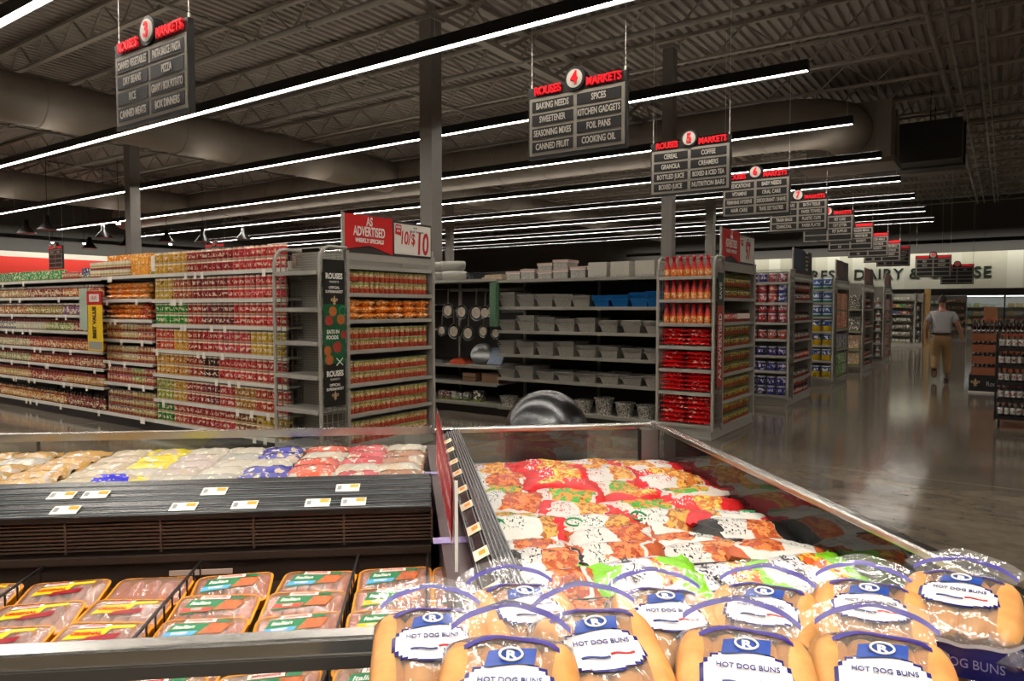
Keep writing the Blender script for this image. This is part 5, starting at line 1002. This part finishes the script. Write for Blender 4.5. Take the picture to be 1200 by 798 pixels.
for r, (v, ks, dz) in enumerate(LAY):
    for c, k in enumerate(ks):
        u = .26 + c * .25 + random.uniform(-.02, .02)
        if c == 3: u = min(u, .98)
        o = dup1(bagp[k], cw2(u, v + random.uniform(-.015, .015), .715 + dz + (.012 if c % 2 else 0)), rot=(random.uniform(.08, .22), random.uniform(-.06, .06), CA2 + random.uniform(-.42, .36) * (1 if r < 6 else .4) + (pi if random.random() < .35 and k != 5 else 0)), scale=(random.uniform(.8, .95), 1, random.uniform(.9, 1.25)),
                 label='%s frozen bag, %s row from the back rail, %s' % (bname[k], ['first', 'second', 'third', 'fourth', 'fifth', 'sixth', 'seventh', 'eighth', 'ninth', 'tenth', 'eleventh', 'twelfth'][r], ['beside the price rail', 'left middle column', 'right middle column', 'beside side glass'][c]))
        o['category'] = 'frozen food bag'
        if k == 5: text('SKILLETS', .03, M['black'], o, (-.05, .0, .0765), (0, 0, pi / 2), 1.1, .0004, bold=.0008)
        if k == 2: 
            q = MB().tube([(.03 * cos(2 * pi * i / 16) - .1, .03 * sin(2 * pi * i / 16), .074) for i in range(14)], .0035, 5, caps=False).build('logo_ring', M['green'], o)
# ---------------------------------------------------------------- bread
t = thing('bread_table', 'low dark display table carrying the piled bags of hot dog buns', 'display table', cw(.5, .9), CA)
MB().box(-.72, .72, -.45, .37, .83, .87).build('table_top', M['black'], t)
for x in (-.68, .68):
    for y in (-.42, .33): MB().box(x - .02, x + .02, y - .02, y + .02, 0, .83).build('leg', M['black'], t)
bunm = NT('bun_crust'); _c = bunm.vadd(bunm.co(), bunm.rnd3()); _z = bunm.sep(bunm.co('Object'))[2]
bunm.p(Base_Color=bunm.mix(bunm.noise(_c, 22, 4, .6), hx('#c27430'), hx('#eab26a')), Roughness=.42); bunm.bump(bunm.noise(_c, 50, 3), .2, .003)
bfilm = clear('bread_film', (1, 1, 1, 1), .10, .09, 1.0, 30, haze=(.95, .9, .88, 1), boost=2.0)
navyb = plain('bag_navy_print', '#27276e', .25, bump=.4, bs=25); bluep = plain('bag_blue_print', '#2c4a9c', .3, bump=.3, bs=25); labw = plain('bag_white_print', '#dcd6d8', .3, bump=.3, bs=30); purp = plain('bag_purple_band', '#372a86', .35)
BW, BL, BH = .172, .235, .088
def se(x, y): return (max(0, 1 - abs(2 * x / BW) ** 3.2) ** .5) * (max(0, 1 - abs(2 * y / BL) ** 4) ** .5)
def bread(full=True):
    t = thing('hot_dog_bun_bag', 'x', 'bag of buns')
    m = MB(); b0 = None
    for L in range(2 if full else 1):
        for i in range(4):
            x = -.0585 + i * .039; z = .066 if L == 0 else .024
            if b0 is None:
                b0 = MB().grid(lambda u, v: (.0255 * cos(2 * pi * u) * (1 - abs(2 * v - 1) ** 4) ** .5, (v - .5) * BL * .86, .0225 * sin(2 * pi * u) * (1 - abs(2 * v - 1) ** 4) ** .5), 14, 14).build('bun', bunm.m, t, loc=(x, -.006, z))
            else: b = b0.copy(); COL.objects.link(b); b.parent = t; b.location = (x, -.006 + random.uniform(-.003, .003), z)
    wr = lambda x, y: .0012 * sin(90 * x + 40 * y) + .0010 * sin(70 * y - 50 * x)
    zt = lambda x, y, o=0.: BH / 2 + (BH / 2 + .004 + wr(x, y)) * se(x, y) + o
    m = MB(); m.grid(lambda u, v: ((u - .5) * BW, (v - .5) * BL, zt((u - .5) * BW, (v - .5) * BL)), 26, 30); m.grid(lambda u, v: ((.5 - u) * BW, (v - .5) * BL, BH / 2 - (BH / 2 - .002) * se((.5 - u) * BW, (v - .5) * BL)), 20, 20)
    # gathered tail opening into a fan
    m.grid(lambda u, v: ((u - .5) * BW * (.96 - .22 * sin(pi * v) + .12 * v), BL * .49 + .05 * v - .03 * abs(2 * u - 1) ** 2, BH * .5 + .03 * v + .022 * (1 - (2 * u - 1) ** 2) * v + .0016 * sin(u * 16) * v), 30, 8); m.build('film', bfilm, t)
    # purple band: arc over the back shoulder and one on the fan
    m = MB(); m.grid(lambda u, v: ((u - .5) * BW * .97, BL * (.335 + .05 * v) - .045 * abs(2 * u - 1) ** 2.2, zt((u - .5) * BW * .97, BL * (.335 + .05 * v) - .045 * abs(2 * u - 1) ** 2.2, .0015)), 28, 2)
    m.grid(lambda u, v: ((u - .5) * BW * .9, BL * .49 + .036 + .007 * v - .03 * abs(2 * u - 1) ** 2, BH * .5 + .0225 + .005 * v + .016 * (1 - (2 * u - 1) ** 2) + .0012 * sin(u * 16)), 28, 2, 1); m.build('printed_band', [purp, purp], t)
    # front end: navy printed side
    m = MB(); m.grid(lambda u, v: ((u - .5) * BW * .98, -BL / 2 - .003 + .028 * abs(2 * u - 1) ** 4, .012 + .05 * v), 20, 3, lambda u, v: 0)
    m.grid(lambda u, v: ((u - .5) * BW * .98, -BL / 2 - .0045 + .028 * abs(2 * u - 1) ** 4, .062 + .006 * v + .002 * sin(u * 20)), 20, 1, 1); sd = m.build('printed_side', [navyb, labw], t)
    text('HOT DOG BUNS', .02, plain('faint_print', '#8a88b8', .4) if not bpy.data.materials.get('faint_print') else bpy.data.materials['faint_print'], sd, (0, -BL / 2 - .006, .037), (pi / 2, 0, 0), .8, .0002)
    # white plaque with stepped navy border
    m = MB(); nx, ny = 44, 36; W2, H2 = .056, .044; cy = -.012
    def inside(x, y, g):
        ax, ay = abs(x), abs(y); st = 4; 
        lim = W2 - g - (.0 if ay < .018 else .006 * (1 + int((ay - .018) / .009))); limy = H2 - g - (.0 if ax < .02 else .004 * (1 + int((ax - .02) / .012)))
        return ax < lim and ay < limy
    vs = {}; 
    for i in range(nx):
        for j in range(ny):
            x = -W2 + (i + .5) * 2 * W2 / nx; y = -H2 + (j + .5) * 2 * H2 / ny
            if not inside(x, y, 0): continue
            q = []
            for a, b in ((i, j), (i + 1, j), (i + 1, j + 1), (i, j + 1)):
                X = -W2 + a * 2 * W2 / nx; Y = -H2 + b * 2 * H2 / ny; q.append((X, Y + cy, zt(X, Y + cy, .0018)))
            m.add(q, [(0, 1, 2, 3)], 0 if inside(x, y, .0045) and not inside(x, y, 1) else 1, True)
    pl = m.build('printed_plaque', [labw, navyb], t)
    m = MB(); m.grid(lambda u, v: (-.03 + .058 * u + .004 * v, .02 + .03 * v + .004 * u, zt(-.03 + .058 * u, .02 + .03 * v, .0042)), 10, 5); cr = m.build('crest', bluep, pl)
    k = MB(); k.tube([(.0135 * cos(a), .011 * sin(a), 0) for a in [2 * pi * i / 18 for i in range(19)]], .0016, 5, caps=False); k.build('crest_ring', M['white'], pl, loc=(.001, .0365, zt(0, .036, .0065)))
    text('R', .019, M['white'], pl, (.001, .0365, zt(0, .036, .0052)), (0, 0, 0), 1.1, .0003, bold=.0006); z0 = zt(0, -.01, .0038)
    text('HOT DOG BUNS', .0125, M['tagblue'], pl, (0, -.002, z0 + .001), (0, 0, 0), .78, .0003, bold=.0001)
    m = MB()
    for i in range(6): m.bar((-.03 + i * .006, -.03 + .002 * sin(i), z0), (-.024 + i * .006, -.03 + .002 * sin(i + 1), z0), .003, .001)
    m.build('blue_flourish', M['tagblue'], pl)
    m = MB()
    for i in range(5): m.bar((.008 + i * .006, -.026 + .002 * sin(i * 1.3), z0), (.014 + i * .006, -.026 + .002 * sin(i * 1.3 + 1.3), z0), .003, .001)
    m.build('red_flourish', M['red'], pl)
    return t
bb = proto(bread(True))
BR = [(-.005, 1.075, .955, -.02, .12, 'leftmost bag on top of the pile, label upright'), (.155, 1.19, .945, -.12, .1, 'bag behind the two leftmost ones, blue crest showing'), (.235, .97, .985, .02, .16, 'front bag second from the left, wide purple bands'), (.385, 1.13, .95, .10, .1, 'middle bag of the back row, label tilted left'),
      (.55, 1.12, .955, .42, .12, 'back row bag with large blue crest, turned clockwise'), (.735, 1.115, .955, .42, .12, 'back row bag with navy side, second from the right end'), (.915, 1.13, .96, .6, .1, 'right end of the pile beside the steel rail'),
      (.41, .885, .985, .3, .2, 'front bag in the middle with crest at its upper left'), (.60, .87, .975, .42, .2, 'front bag right of the middle'), (.09, .86, 1.0, .1, .2, 'frontmost bag at the left with crumpled tail')]
for u, v, z, r, tl, lb in BR:
    dup(bb, cw(u, v, z), rot=(tl, random.uniform(-.07, .07), CA - r * 1.2), label='bag of hot dog buns, ' + lb, scale=(1.08, 1.08, 1.08))
for i, (u, v, r) in enumerate([(.0, 1.08, 0), (.18, 1.15, .05), (.37, 1.12, .1), (.56, 1.1, .3), (.745, 1.07, .42), (.915, 1.1, .5), (.05, .83, 0), (.25, .85, .1), (.43, .83, .2), (.62, .83, .3), (.80, .84, .42)]):
    dup(bb, cw(u, v, .872), rot=(.0, 0, CA - r), label='bag of hot dog buns in the lower layer, %s' % ['under the leftmost bag', 'second of the back row', 'third of the back row', 'fourth of the back row', 'under the bag with the navy side', 'under the bag at the right end', 'front row, leftmost', 'front row, second', 'front row, third', 'front row, fourth', 'front row, rightmost'][i])
# ================================================================ categories, clean-up
CAT = {'food_can': 'can', 'tall_food_can': 'can', 'small_food_can': 'can', 'sauce_jar': 'jar', 'sauce_bottle': 'bottle', 'noodle_bag': 'bag', 'food_carton': 'carton', 'orange_carton': 'carton', 'hot_sauce_bottle': 'bottle', 'bean_bag': 'bag', 'oil_bottle': 'bottle', 'condiment_bottle': 'bottle', 'coffee_can': 'coffee can',
       'wipes_canister': 'canister', 'white_carton': 'carton', 'display_carton': 'carton', 'appliance_box': 'box', 'lotion_bottle': 'bottle', 'tall_red_carton': 'carton', 'dairy_pack': 'pack', 'soda_bottle': 'bottle', 'rack_bottle': 'bottle', 'foil_pan_stack': 'foil pans', 'saucepan': 'saucepan'}
for o in COL.objects:
    if o.parent is None and 'category' not in o and 'kind' not in o:
        b = o.name.split('.')[0]
        if b in CAT: o['category'] = CAT[b]
finish_protos()
